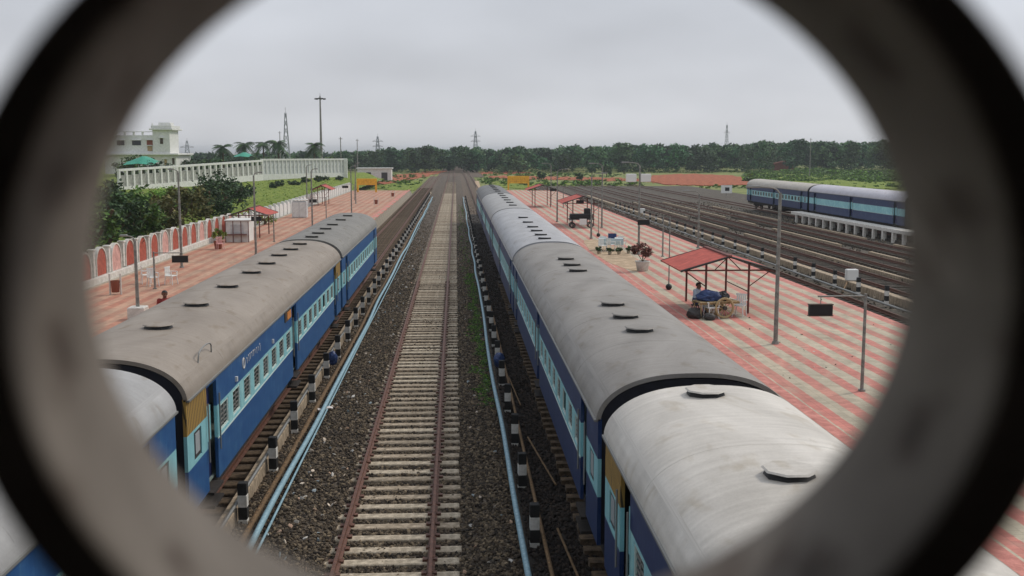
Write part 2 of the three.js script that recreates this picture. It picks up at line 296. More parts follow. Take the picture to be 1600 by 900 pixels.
{
  const ringThing = thing('pipe_ring', 'thick weathered grey ring framing the whole railway view', 'ring');
  const N = 128;
  const ell = (px, py, a, b, Z) => { const c = atZ(px, py, Z), e = atZ(px + a, py, Z), t = atZ(px, py - b, Z), u = atZ(px, py + b, Z), w = atZ(px - a, py, Z); return { cx: (e.x + w.x) / 2, cy: (t.y + u.y) / 2, rx: (e.x - w.x) / 2, ry: (t.y - u.y) / 2, Z }; };
  const nearIn = ell(797, 448, 790, 686, ringZ0), nearOut = ell(803, 458, 900, 752, ringZ0), farIn = ell(780, 418, 631, 528, ringZ1);
  const loop = (e, grow = 0, Z = e.Z) => ({ ...e, rx: e.rx + grow, ry: e.ry + grow, Z });
  const loft = (loops) => {
    const pos = [], uv = [], idx = [];
    let run = 0;
    loops.forEach((e, k) => {
      if (k) run += Math.hypot(e.Z - loops[k - 1].Z, e.rx - loops[k - 1].rx);
      for (let i = 0; i <= N; i++) { const a = i / N * tau; pos.push(e.cx + e.rx * Math.cos(a), e.cy + e.ry * Math.sin(a), -e.Z); uv.push(i / N * 0.84, run); }
    });
    for (let k = 0; k < loops.length - 1; k++) for (let i = 0; i < N; i++) { const a = k * (N + 1) + i, b = a + 1, c = a + N + 1, d = c + 1; idx.push(a, c, b, b, c, d); }
    const g = new THREE.BufferGeometry(); g.setAttribute('position', new THREE.Float32BufferAttribute(pos, 3)); g.setAttribute('uv', new THREE.Float32BufferAttribute(uv, 2)); g.setIndex(idx); g.computeVertexNormals(); g.userData.uvDone = true; return g;
  };
  // sleeve: inner wall, rounded far lip, outer wall
  mesh('sleeve', loft([loop(nearIn, 0, ringZ0 + 0.0015), loop(farIn, 0, ringZ1 - 0.003), loop(farIn, 0.0008, ringZ1 - 0.0008), loop(farIn, 0.003, ringZ1), loop(farIn, 0.013, ringZ1), loop(farIn, 0.0165, ringZ1 - 0.004), loop(nearOut, -0.001, ringZ0 + 0.0015)]), M.ring, ringThing);
  mesh('front_rim', loft([loop(nearIn, -0.0004, ringZ0 + 0.004), loop(nearIn, 0.0004, ringZ0 + 0.0008), loop(nearIn, 0.002, ringZ0), loop(nearOut, -0.002, ringZ0), loop(nearOut, -0.0002, ringZ0 + 0.001), loop(nearOut, 0.0004, ringZ0 + 0.004)]), M.ring, ringThing);
}

// ---------------------------------------------------------------- railway tracks
const railProfile = new THREE.Shape([[-0.07, -0.155], [0.07, -0.155], [0.07, -0.14], [0.014, -0.12], [0.012, -0.045], [0.034, -0.03], [0.034, -0.006], [0.028, 0], [-0.028, 0], [-0.034, -0.006], [-0.034, -0.03], [-0.012, -0.045], [-0.014, -0.12], [-0.07, -0.14]].map(p => new THREE.Vector2(...p)));
const slGeo = [0, 1, 2].map(i => bevBox(2.74, 0.2, 0.25 + 0.01 * i, 0.02));
const clipGeo = merge([[-0.93, 0], [-0.75, 0], [0.75, 0], [0.93, 0]].map(([x]) => box(0.09, 0.05, 0.12, x, 0.12, 0)));
function railTrack(label, X, Z0, Z1, s0, s1, opts = {}) {
  const t = thing('railway_track', label, 'railway track', [X, opts.y ?? 0, 0]);
  for (const s of [-1, 1]) { const g = new THREE.ExtrudeGeometry(railProfile, { depth: Z1 - Z0, bevelEnabled: false }); mesh('rail', T(g, s * 0.84, 0, -Z1), M.rail, t); }
  const step = 0.61, rest = [];
  for (let Z = Z0 + 0.3; Z < Z1 - 0.3; Z += step) {
    const y = -0.265 + rr(-0.012, 0.012), ry = rr(-0.012, 0.012), dx = rr(-0.03, 0.03);
    if (Z >= s0 && Z < s1) {
      const m = mesh('sleeper', slGeo[Math.floor(rnd() * 3)], opts.mat ?? M.sleeper[Math.floor(rnd() * 3)], t); m.position.set(dx, y, -Z); m.rotation.y = ry;
      if (opts.clips && Z < 60) mesh('rail_clips', clipGeo, M.rail, m).userData.kind = 'stuff';
    } else if (Z < (opts.far ?? 200)) { const g = box(2.7, 0.2, 0.25); g.rotateY(ry); rest.push(T(g, dx, y, -Z)); }
  }
  if (rest.length) { const m = mesh('sleepers', rest, opts.mat ?? M.sleeper[1], t); m.userData.kind = 'stuff'; }
  return t;
}
railTrack('empty middle track with pale sleepers and rusty rails between two trains', TC, 4, 620, 15, 190, { clips: true, far: 260 });
railTrack('track under the blue train beside the brick coloured platform and fence', TL, -12, 420, 16, 120, { mat: M.sleeperOld, far: 220 });
railTrack('track under the pale roofed train beside the pink striped platform', TR, -12, 420, 0, 0, { mat: M.sleeperOld, far: 60 });
const yardX = [18.7, 23.9, 28.3, 32.8, 39.4];
['yard track right below the far edge of the pink striped platform', 'second yard track, past the row of banded posts', 'third yard track between two pale kerbs', 'fourth yard track, next to the raised washing walkway', 'yard track under the parked train of two coaches'].forEach((l, i) => railTrack(l, yardX[i], -10, 240, 0, 0, { mat: M.sleeperDark, far: 120 }));
// low concrete kerbs along the tracks
const kerbRun = (x, w, h, Z0, Z1, label, mat = M.kerb) => { const k = thing('concrete_kerb', label, 'kerb', [x, -0.4, 0]); for (let Z = Z0, i = 0; Z < Z1; Z += 6.02, i++) if (x < 22 || rnd() < 0.84) mesh('kerb_block', bevBox(w, h + rr(-0.012, 0.012), 6, 0.02, rr(-0.012, 0.012), h / 2, -(Z + 3)), M.kerb, k); return k; };
kerbRun(-4.53, 0.22, 0.5, 4, 190, 'pale concrete kerb along the blue train track beside banded posts');
kerbRun(21.8, 0.42, 0.48, 0, 170, 'wide pale kerb beside banded posts beyond the striped platform');
kerbRun(26.1, 0.24, 0.3, 10, 150, 'long pale kerb between second and third yard tracks');
kerbRun(30.5, 0.24, 0.3, 10, 150, 'long pale kerb between third and fourth yard tracks');
kerbRun(34.9, 0.24, 0.3, 10, 140, 'long pale kerb just in front of the raised walkway');

// ballast stones, litter
function stones(name, n, fn, size, cols, flatY = 0.75) {
  const g = new THREE.IcosahedronGeometry(1, 0); const p = g.attributes.position;
  for (let i = 0; i < p.count; i++) { const q = 0.75 + 0.5 * Math.abs(Math.sin(p.getX(i) * 91.7 + p.getY(i) * 47.3 + p.getZ(i) * 13.1)); p.setXYZ(i, p.getX(i) * q, p.getY(i) * q * flatY, p.getZ(i) * q); }
  g.computeVertexNormals();
  const im = new THREE.InstancedMesh(g, std({ color: 0xffffff, roughness: 0.95 }), n); im.name = numbered(name); im.castShadow = im.receiveShadow = true;
  const m = new THREE.Matrix4(), q = new THREE.Quaternion(), e = new THREE.Euler(), c = new THREE.Color();
  for (let i = 0; i < n; i++) {
    const [x, y, Z] = fn(i); e.set(rr(0, 6), rr(0, 6), rr(0, 6)); q.setFromEuler(e); const s = size * rr(0.6, 1.35);
    m.compose(new THREE.Vector3(x, y, -Z), q, new THREE.Vector3(s * rr(0.8, 1.3), s * rr(0.7, 1.1), s)); im.setMatrixAt(i, m);
    const b = cols[Math.floor(rnd() * cols.length)], k = rr(0.75, 1.2); c.set(b).multiplyScalar(k); im.setColorAt(i, c);
  }
  im.userData.kind = 'stuff'; scene.add(im); return im;
}
const nearZ = () => 14.5 - 27 * Math.log(1 - 0.9985 * rnd());
tag(stones('ballast_stones', 64000, () => { const x = rr(-4.4, 1.2), Z = nearZ(); return [x, bedH(x, Z) + rr(-0.005, 0.025), Z]; }, 0.034, ['#5c5042', '#443a30', '#6f614f', '#352e27', '#85755f', '#4f4436']), 'loose grey brown track ballast stones around the middle track', 'ballast');
tag(stones('ballast_stones', 12000, () => { const x = rr(1.35, 2.6), Z = nearZ(); return [x, -0.29 + rr(-0.005, 0.025), Z]; }, 0.034, ['#2c2622', '#3a322c', '#241f1c', '#453a32']), 'oil stained ballast darkened for shade beside the pale roofed train', 'ballast');
tag(stones('litter', 240, () => { const x = rnd() < 0.8 ? rr(-3.7, -2.5) : rr(0.1, 1.1), Z = nearZ(); return [x, bedH(x, Z) + 0.04, Z]; }, 0.042, ['#cfcac2', '#b9b2a8', '#d8c7b4', '#a9b4b8', '#c9a78e'], 0.3), 'scraps of pale litter on the ballast', 'litter');

// ---------------------------------------------------------------- banded posts and water pipes
const bandGeo = bevBox(0.18, 0.25, 0.18, 0.012);
function makePost(label, group, x, y, Z) {
  const p = thing('banded_post', label, 'post', [x, y, -Z], 0, group);
  for (let k = 0; k < 4; k++) { const m = mesh(k % 2 ? 'black_band' : 'white_band', bandGeo, k % 2 ? M.blackPaint : M.whitewash, p); m.position.y = 0.125 + k * 0.2505; }
  return p;
}
const postL = makePost('banded black and white post between blue train and middle track', 'banded posts beside the blue train', -4.28, -0.36, 20.6);
for (let k = 1; k < 46; k++) copyOf(postL, [-4.28 + rr(-0.02, 0.02), -0.36 + rr(-0.03, 0.02), -(20.6 + k * 3.42)], rr(-0.1, 0.1));
copyOf(postL, [-4.28, -0.36, -17.2]);
const postR = makePost('banded black and white post between middle track and pale roofed train', 'banded posts beside the pale roofed train', 1.45, -0.46, 19.3);
for (let k = 1; k < 42; k++) copyOf(postR, [1.45 + rr(-0.02, 0.02), -0.46 + rr(-0.03, 0.02), -(19.3 + k * 3.5)], rr(-0.1, 0.1));
const postY = makePost('banded black and white post beyond the striped platform', 'banded posts in the yard', 20.9, -0.3, 36);
for (let k = 1; k < 30; k++) copyOf(postY, [20.9 + rr(-0.05, 0.05), -0.3 + rr(-0.03, 0.02), -(36 + k * 3.5)], rr(-0.1, 0.1));
const wob = (x, y, Z0, Z1, step, ax, ay) => { const a = []; for (let Z = Z0; Z <= Z1; Z += step) a.push([x + rr(-ax, ax), y + rr(-ay, ay), -Z]); return a; };
solo('water_pipe', tube(wob(-3.78, 0.0, 3, 172, 6, 0.05, 0.02), 0.062, 200, 10), M.bluePipe, 'light blue water pipe running along the banded posts beside the blue train', 'pipe');
solo('water_pipe', tube(wob(-3.67, -0.07, 3, 172, 9, 0.03, 0.015), 0.026, 160, 8), M.bluePipe, 'thin pale blue pipe lying alongside the thicker blue pipe', 'pipe');
solo('rusty_pipe', tube(wob(-4.08, -0.2, 3, 172, 7, 0.03, 0.03), 0.07, 200, 10), M.rustPipe, 'rusty yellow brown pipe at the feet of the banded posts', 'pipe');
solo('grey_pipe', tube(wob(-4.4, 0.2, 3, 172, 7, 0.015, 0.015), 0.035, 200, 8), M.greySteel, 'grey pipe held behind the banded posts along the blue train', 'pipe');
solo('water_pipe', tube(wob(1.16, 0.0, 3, 174, 6, 0.04, 0.02), 0.058, 200, 10), M.bluePipe, 'light blue water pipe along the right of the middle track', 'pipe');
solo('rusty_pipe', tube(wob(1.62, -0.12, 3, 120, 7, 0.02, 0.02), 0.04, 160, 8), M.rustPipe, 'rusty pipe behind the posts beside the pale roofed train', 'pipe');
solo('water_pipe', tube(wob(20.6, -0.1, 20, 140, 7, 0.02, 0.02), 0.06, 120, 8), M.greySteel, 'dull grey pipe along the banded posts in the yard', 'pipe');
// hoses and planks lying in the dark strip beside the right train
for (const [a, b, r, l] of [[[1.75, 0.1, -25.6], [2.15, -0.1, -22.4], 0.022, 'brown stick leaning in the dark strip, middle of three'], [[1.9, 0.0, -19.4], [2.1, -0.15, -16.9], 0.025, 'brown stick lying in the dark strip, closest to the footbridge'], [[1.65, 0.0, -33.2], [1.85, -0.2, -30.2], 0.02, 'thin brown stick in the dark strip, farthest from the footbridge']]) solo('wooden_stick', bar(a, b, r, 7), M.rustPipe, l, 'stick');
solo('paper_sheet', (() => { const g = new THREE.PlaneGeometry(0.42, 0.2, 6, 4); const p = g.attributes.position; for (let i = 0; i < p.count; i++) p.setZ(i, 0.03 * Math.sin(p.getX(i) * 14) + 0.02 * Math.cos(p.getY(i) * 21)); g.rotateX(-Math.PI / 2); g.rotateY(0.2); g.computeVertexNormals(); const v = onH(508, 637, -0.05); return T(g, v.x, -0.06, v.z); })(), std({ color: lin('#e6ddd8'), side: THREE.DoubleSide }), 'crumpled white sheet lying beside the light blue pipe', 'litter');
for (const [x, Z, l] of [[-4.2, 35.2, 'blue cloth bundle hung on a banded post beside blue train'], [1.4, 34.6, 'blue cloth bundle hung on a banded post beside pale roofed train']]) {
  const g = new THREE.IcosahedronGeometry(0.2, 3); const p = g.attributes.position; for (let i = 0; i < p.count; i++) { const k = 1 + 0.5 * fbm(p.getX(i) * 6, p.getY(i) * 6, p.getZ(i) * 6 + Z, 3); p.setXYZ(i, p.getX(i) * k * 0.9, p.getY(i) * k * 1.2, p.getZ(i) * k); } g.computeVertexNormals();
  solo('cloth_bundle', T(g, x, 0.28, -Z), M.bluetarp, l, 'cloth');
}
solo('edge_pipe', [tube(wob(17.0, 0.5, 8, 170, 8, 0.01, 0.01), 0.05, 160, 8)], M.concrete, 'pale pipe running along the yard side edge of the striped platform', 'pipe');
tag(stones('yard_rubble', 9000, () => { const Z = 28 + 130 * Math.pow(rnd(), 1.5), x = rr(17, 38); return [x, -0.3 + rr(-0.02, 0.05), Z]; }, 0.07, ['#6e6454', '#4d463c', '#8a7e6b', '#3b362f', '#5e5547']), 'loose rubble and ballast between the yard tracks', 'rubble');
tag(stones('platform_litter', 110, () => [rr(8.9, 16), PH + 0.012, 24 + 90 * Math.pow(rnd(), 1.5)], 0.03, ['#6e5a48', '#8d7a66', '#c9c2b6', '#57483c'], 0.2), 'dry leaves and scraps on the pink striped paving', 'litter');
// ---------------------------------------------------------------- railway coaches
const HW = 1.5, Y0 = 0.95, Y1 = 1.74, Y2 = 2.36, Y3 = 3.0, CR = 3.72;
const roofY = (x, w = 1.53, y0 = 2.98, rise = CR - 2.98) => y0 + rise * Math.pow(Math.max(0, 1 - Math.pow(Math.abs(x) / w, 2.5)), 0.52);
function roofGeo(len) {
  const N = 40, o = [], n = [];
  for (let i = 0; i <= N; i++) { const a = Math.PI * i / N, x = -1.53 * Math.cos(a); o.push(new THREE.Vector2(x, roofY(x))); }
  for (let i = N; i >= 0; i--) { const a = Math.PI * i / N, x = -1.46 * Math.cos(a); n.push(new THREE.Vector2(x, roofY(x, 1.46, 2.96, CR - 3.03))); }
  const g = new THREE.ExtrudeGeometry(new THREE.Shape([...o, ...n]), { depth: len, steps: 1, bevelEnabled: false });
  return toCreasedNormals(T(g, 0, 0, -len), 0.6);
}
const SIDE = { 1: new THREE.Matrix4().makeBasis(new THREE.Vector3(0, 0, -1), new THREE.Vector3(0, 1, 0), new THREE.Vector3(1, 0, 0)), '-1': new THREE.Matrix4().makeBasis(new THREE.Vector3(0, 0, 1), new THREE.Vector3(0, 1, 0), new THREE.Vector3(-1, 0, 0)) };
const rect = (S, x0, y0, x1, y1) => { S.moveTo(x0, y0); S.lineTo(x1, y0); S.lineTo(x1, y1); S.lineTo(x0, y1); S.closePath(); return S; };
function panel(s0, y0, s1, y1, depth, holes = []) {
  const S = rect(new THREE.Shape(), s0, y0, s1, y1); holes.forEach(h => S.holes.push(rect(new THREE.Path(), h[0], h[1], h[2], h[3])));
  return new THREE.ExtrudeGeometry(S, { depth, bevelEnabled: false });
}
const hatchMat = std({ map: (() => { const c = document.createElement('canvas'); c.width = 256; c.height = 128; const x = c.getContext('2d'); x.fillStyle = '#a8853f'; x.fillRect(0, 0, 256, 128); x.strokeStyle = '#463a26'; x.lineWidth = 7; for (let i = -128; i < 384; i += 22) { x.beginPath(); x.moveTo(i, 0); x.lineTo(i + 20, 128); x.stroke(); } const t = new THREE.CanvasTexture(c); t.colorSpace = THREE.SRGBColorSpace; t.wrapS = t.wrapT = THREE.RepeatWrapping; t.repeat.set(0.8, 1.5); return t; })(), roughness: 0.7 });
const ventBase = (() => { const g = new THREE.CylinderGeometry(0.25, 0.28, 0.075, 8); g.rotateY(Math.PI / 8); return g; })();
const ventLid = (() => { const g = new THREE.CylinderGeometry(0.285, 0.305, 0.02, 8); g.rotateY(Math.PI / 8); return g; })();
const wheelGeo = (() => { const g = new THREE.LatheGeometry([[0.05, -0.07], [0.12, -0.07], [0.15, -0.03], [0.38, -0.03], [0.40, -0.06], [0.455, -0.06], [0.46, 0.05], [0.485, 0.055], [0.485, 0.075], [0.12, 0.07], [0.05, 0.07]].map(p => new THREE.Vector2(...p)), 28); g.rotateZ(Math.PI / 2); return g; })();
const winGeo = {
  pane: box(0.66, 0.47, 0.012), frame: merge([box(0.74, 0.045, 0.03, 0, 0.2575, 0), box(0.74, 0.045, 0.03, 0, -0.2575, 0), box(0.045, 0.47, 0.03, -0.3475, 0, 0), box(0.045, 0.47, 0.03, 0.3475, 0, 0)]),
  bars: merge([box(0.65, 0.02, 0.02, 0, 0.12, 0), box(0.65, 0.02, 0.02, 0, 0.02, 0), box(0.65, 0.02, 0.02, 0, -0.08, 0), box(0.65, 0.02, 0.02, 0, -0.17, 0), box(0.03, 0.46, 0.016, 0, 0, 0.004)]),
  shutter: merge([0, 1, 2, 3, 4].map(i => { const b = box(0.66, 0.1, 0.012); b.rotateX(0.35); return T(b, 0, 0.2 - i * 0.09, 0); })),
};
function makeCoach(label, X, Za, Zb, o) {
  const L = Zb - Za, c = thing('railway_coach', label, 'railway coach', [X, 0, -Za], 0, o.group);
  const blue = o.blue ?? M.blue, cyan = o.cyan ?? M.cyan;
  const mid = L > 22, doors = mid ? [[1.45, 2.25], [L / 2 - 0.4, L / 2 + 0.4], [L - 2.25, L - 1.45]] : [[1.45, 2.25], [L - 2.25, L - 1.45]];
  const segs = []; let s = 0; for (const d of doors) { segs.push([s, d[0]]); s = d[1]; } segs.push([s, L]);
  for (const sd of [1, -1]) {
    const put = (g, off) => { g.applyMatrix4(SIDE[sd]); return sd === 1 ? T(g, HW - 0.06 + off, 0, 0) : T(g, -(HW - 0.06 + off), 0, -L); };
    const place = (name, g, mat, parent, sc, y, off) => { const m = mesh(name, g, mat, parent); m.rotation.y = sd === 1 ? Math.PI / 2 : -Math.PI / 2; m.position.set(sd * (HW - 0.06 + off), y, sd === 1 ? -sc : -L + sc); return m; };
    segs.forEach((q, k) => {
      const a = q[0], b = q[1], end = k === 0 || k === segs.length - 1, wins = [];
      mesh('lower_panel', put(panel(a, Y0, b, Y1 - 0.001, 0.06), 0), blue, c);
      const hatch = o.hatch && end;
      const up = hatch ? hatchMat : blue;
      mesh(hatch ? 'striped_panel' : 'upper_panel', put(panel(a, Y2 + 0.001, b, Y3, 0.06), 0), up, c);
      if (o.blind) ; else if (end) wins.push([(a + b) / 2 - 0.27, (a + b) / 2 + 0.27]);
      else { const n = Math.floor((b - a - 0.3) / 1.07), p = (b - a - 0.16) / n; for (let i = 0; i < n; i++) { const m = a + 0.08 + p * (i + 0.5); wins.push([m - 0.36, m + 0.36]); } }
      mesh('window_band', put(panel(a, Y1, b, Y2, 0.06, wins.map(w => [w[0], Y1 + 0.055, w[1], Y2 - 0.055])), 0), cyan, c);
      wins.forEach((w, i) => {
        const m = (w[0] + w[1]) / 2, yc = (Y1 + Y2) / 2;
        if (end) { const p = place('lavatory_window', box(0.52, 0.49, 0.02), M.darkSteel, c, m, yc, 0.03); const f = mesh('frosted_pane', box(0.3, 0.36, 0.012, 0, 0.02, 0.02), M.lattice, p); return; }
        const open = (i * 7 + k * 3) % 9 === 5;
        const p = place('window', winGeo.frame, M.cream, c, m, yc, 0.036); p.scale.set(0.965, 0.94, 1);
        if (!open) { mesh('window_bars', winGeo.bars, M.greySteel, p).position.z = -0.012; if ((i * 5 + k) % 4 === 1) mesh('shutter', winGeo.shutter, M.shutter, p).position.z = -0.045; }
      });
      if (!end) { mesh('waist_trim', put(panel(a, Y1 - 0.03, b, Y1 - 0.005, 0.012), 0.06), M.cream, c); }
    });
    doors.forEach(d => {
      const w = d[1] - d[0], m = (d[0] + d[1]) / 2;
      const dr = place('door', box(w, 1.92, 0.04, 0, 0, 0), M.navy, c, m, Y0 + 0.97, -0.1);
      const pn = mesh('door_panel', merge([box(w * 0.86, 0.66, 0.03, 0, 0.15, 0.034), box(w * 0.4, 0.3, 0.012, 0, 0.2, 0.054)]), cyan, dr);
      place('lintel', box(w, 0.13, 0.06), blue, c, m, Y3 - 0.065, 0.03);
      for (const e of [-1, 1]) { const h = place('handrail', bar([0, -0.55, 0], [0, 0.55, 0], 0.016, 6), M.greySteel, c, m + e * (w / 2 + 0.06), 2.05, 0.1); }
      place('step', box(w, 0.05, 0.28), M.under, c, m, 0.62, 0.0); place('step', box(w, 0.05, 0.24), M.under, c, m, 0.88, 0.02);
    });
    mesh('gutter', sd === 1 ? box(0.05, 0.035, L - 0.02, HW + 0.035, 2.975, -L / 2) : box(0.05, 0.035, L - 0.02, -HW - 0.035, 2.975, -L / 2), M.greySteel, c);
    if (o.marks && sd === 1) {                              // painted emblem and unreadable lettering, destination plate
      const st = []; const base = 5.2; for (let i = 0; i < 9; i++) { const x = base + i * 0.19 + rr(-0.03, 0.03); st.push(box(rr(0.03, 0.12), 0.025, 0.004, x, 2.72 + rr(-0.02, 0.02), 0), box(0.025, rr(0.08, 0.16), 0.004, x + 0.04, 2.66 + rr(-0.02, 0.02), 0.001)); }
      const ringG = new THREE.TorusGeometry(0.11, 0.018, 4, 18); st.push(T(ringG, base - 0.35, 2.66, 0));
      place('lettering', merge(st), M.whitewash, c, 0, 0, 0.063);
      const pl = place('destination_plate', box(0.95, 0.26, 0.03), M.boardFrame, c, L / 2 - 1.2, 2.78, 0.075); mesh('plate_face', box(0.62, 0.2, 0.02, 0.1, 0, 0.02), M.orange, pl);
      for (const q of [4.0, 8.4]) place('side_lamp', box(0.07, 0.1, 0.05), M.plastic, c, q, 2.5, 0.08);
    }
  }
  mesh('roof', roofGeo(L), o.roof, c);
  if (o.seam) for (const dx of [-0.3]) mesh('roof_seam', box(0.035, 0.012, L - 0.1, dx, roofY(dx) + 0.003, -L / 2), o.roof, c);
  for (let q = 2.9; q < L - 1; q += 3.05) mesh('roof_seam', tube(Array.from({ length: 13 }, (_, i) => { const x = -1.49 * Math.cos(Math.PI * i / 12); return [x, roofY(x) - 0.004, -q]; }), 0.0075, 36, 5), o.roof, c);
  (o.vents ?? []).forEach(([s2, dx = 0]) => { const v = mesh('roof_vent', ventBase, M.black, c); v.position.set(dx, roofY(dx) + 0.028, -s2); const l = mesh('vent_lid', ventLid, o.roof, v); l.position.y = 0.044; });
  if (o.marks) for (const sd of [1]) for (const q of [1.5]) mesh('roof_handrail', tube([[sd * 1.36, roofY(1.36) - 0.02, -q], [sd * 1.37, roofY(1.36) + 0.16, -q - 0.06], [sd * 1.37, roofY(1.36) + 0.16, -q - 1.0], [sd * 1.36, roofY(1.36) - 0.02, -q - 1.06]], 0.014, 24, 5), M.greySteel, c);
  for (const e of [0, 1]) {                                 // ends: wall, bellows, buffers
    const z = e ? -L : 0, dir = e ? -1 : 1;
    const S = new THREE.Shape(); S.moveTo(-HW + 0.07, Y0); S.lineTo(HW - 0.07, Y0); for (let i = 0; i <= 20; i++) { const x = 1.44 * Math.cos(Math.PI * i / 20); S.lineTo(x, roofY(x, 1.46, 2.95, CR - 3.04)); } S.closePath();
    mesh('end_wall', T(new THREE.ExtrudeGeometry(S, { depth: 0.05, bevelEnabled: false }), 0, 0, e ? z + 0.02 : z - 0.07), M.endDark, c);
    const fr = new THREE.Shape(); rect(fr, -0.62, 1.0, 0.62, 3.2); fr.holes.push(rect(new THREE.Path(), -0.4, 1.15, 0.4, 3.0));
    const bl = []; for (let i = 0; i < 3; i++) bl.push(T(new THREE.ExtrudeGeometry(fr, { depth: 0.05, bevelEnabled: false }), 0, 0, z + dir * (0.02 + i * 0.09) - 0.025));
    const fi = new THREE.Shape(); rect(fi, -0.56, 1.06, 0.56, 3.14); fi.holes.push(rect(new THREE.Path(), -0.42, 1.17, 0.42, 2.98));
    bl.push(T(new THREE.ExtrudeGeometry(fi, { depth: 0.28, bevelEnabled: false }), 0, 0, e ? z - 0.27 : z - 0.01));
    mesh('gangway_bellows', bl, M.bellows, c);
    for (const sx of [-0.95, 0.95]) { const b = new THREE.LatheGeometry([[0, 0], [0.09, 0], [0.09, 0.16], [0.22, 0.19], [0.22, 0.23], [0, 0.26]].map(p => new THREE.Vector2(...p)), 16); b.rotateX(dir * Math.PI / 2); mesh('buffer', T(b, sx, 1.08, z), M.under, c); }
  }
  mesh('underframe', [box(2.7, 0.28, L - 0.1, 0, 0.82, -L / 2), box(2.0, 0.4, 2.4, 0, 0.5, -L / 2 + 1), box(1.6, 0.45, 1.6, 0, 0.48, -L / 2 - 2.2)], M.under, c);
  mesh('floor', box(2 * HW - 0.2, 0.04, L - 0.2, 0, 0.99, -L / 2), M.interior, c);
  mesh('partition', box(0.05, 1.9, L - 0.3, 0, 1.98, -L / 2), M.interior, c);
  mesh('ceiling', box(2 * HW - 0.2, 0.03, L - 0.2, 0, 2.95, -L / 2), M.interior, c);
  for (const q of [3.4, L - 3.4]) {
    const b = mesh('bogie', [box(0.12, 0.26, 3.2, -1.05, 0.55, -q), box(0.12, 0.26, 3.2, 1.05, 0.55, -q), box(2.1, 0.22, 0.5, 0, 0.55, -q), ...[-1, 1].flatMap(k => [-1, 1].map(j => cyl(0.1, 0.1, 0.32, 8, k * 1.05, 0.5, -q + j * 0.45)))], M.under, c);
    for (const j of [-1.2, 1.2]) for (const k of [-1, 1]) { const w = mesh('wheel', wheelGeo, M.wheel, b); w.rotation.y = k > 0 ? Math.PI : 0; w.position.set(k * 0.84, 0.46, -q + j); }
  }
  return c;
}
const even = (a, b, n) => Array.from({ length: n }, (_, i) => [a + (b - a) * i / (n - 1)]);
// the blue train on the left
makeCoach('blue coach with pale roof, passing under the footbridge', TL, -7.4, 17.0, { roof: ROOF.pale2, vents: even(2, 19, 8), group: 'coaches of the blue train' });
makeCoach('blue coach with beige roof, striped end panels and orange plate', TL, 17.7, 41.7, { roof: ROOF.beige, hatch: true, marks: true, vents: [[3.2, 0.2], [6.3, 0.2], [9.6, 0.2], [12.8, 0.2], [15.3, 0.2], [17.9, 0.15], [20.1, 0.2], [22.3, 0.2]], group: 'coaches of the blue train' });
makeCoach('short last blue coach with taupe roof at the tail of the blue train', TL, 42.35, 61.0, { roof: ROOF.taupe, vents: [[1.0, 0.2], [3.0, 0.2], [5.6, 0.2], [8.3, 0.2], [11.9, 0.2], [15.4, 0.2]], group: 'coaches of the blue train' });
// the train on the right
const VX = -0.16;
makeCoach('coach with chalky white stained roof that passes under the footbridge', TR, -9.2, 15.2, { blue: M.shadedBlue, roof: ROOF.white, hatch: true, vents: [[20.0, -0.15], [23.83, -0.15], [6, -0.15], [12, -0.15]], group: 'coaches of the pale roofed train' });
makeCoach('coach with mid grey roof and two groups of three vents', TR, 16.05, 40.2, { blue: M.shadedBlue, roof: ROOF.grey, vents: [[4.0, VX], [5.7, VX], [7.5, VX], [14.4, VX], [16.0, VX], [17.8, VX]], group: 'coaches of the pale roofed train' });
makeCoach('coach with pale bluish roof, coupled behind the grey roofed coach', TR, 40.8, 65.2, { blue: M.shadedBlue, roof: ROOF.pale, vents: [[1.3, VX], [3.2, VX], [5.5, VX], [7.9, VX], [11.2, VX], [14.9, VX]], group: 'coaches of the pale roofed train' });
makeCoach('coach with pale grey roof just before the dark roofed last coach', TR, 65.8, 90.2, { blue: M.shadedBlue, roof: ROOF.pale2, vents: even(3, 22, 6), group: 'coaches of the pale roofed train' });
makeCoach('farthest coach of the pale roofed train, with dark grey roof', TR, 90.8, 112.6, { blue: M.shadedBlue, roof: ROOF.dim, vents: even(3, 20, 5), group: 'coaches of the pale roofed train' });
// the parked train in the yard
makeCoach('parked yard coach standing over the raised washing walkway', yardX[4], 87.6, 111.9, { roof: ROOF.silver, blue: M.shadedBlue, blind: true, group: 'coaches parked in the yard' });
makeCoach('parked yard coach at the free end, clear of the walkway', yardX[4], 112.6, 136.4, { roof: ROOF.sand, blue: M.shadedBlue, group: 'coaches parked in the yard' });
{
  const w = thing('washing_walkway', 'raised pale concrete walkway on legs beside the parked yard coaches', 'walkway', [36.9, -0.4, 0]);
  mesh('slab', bevBox(1.2, 0.3, 30, 0.02, 0, 1.05, -98), M.whitewash, w);
  for (let Z = 84; Z <= 112.5; Z += 2.1) for (const x of [-0.5, 0.5]) mesh('leg', box(0.2, 0.95, 0.34, x, 0.45, -Z), M.whitewash, w);
}
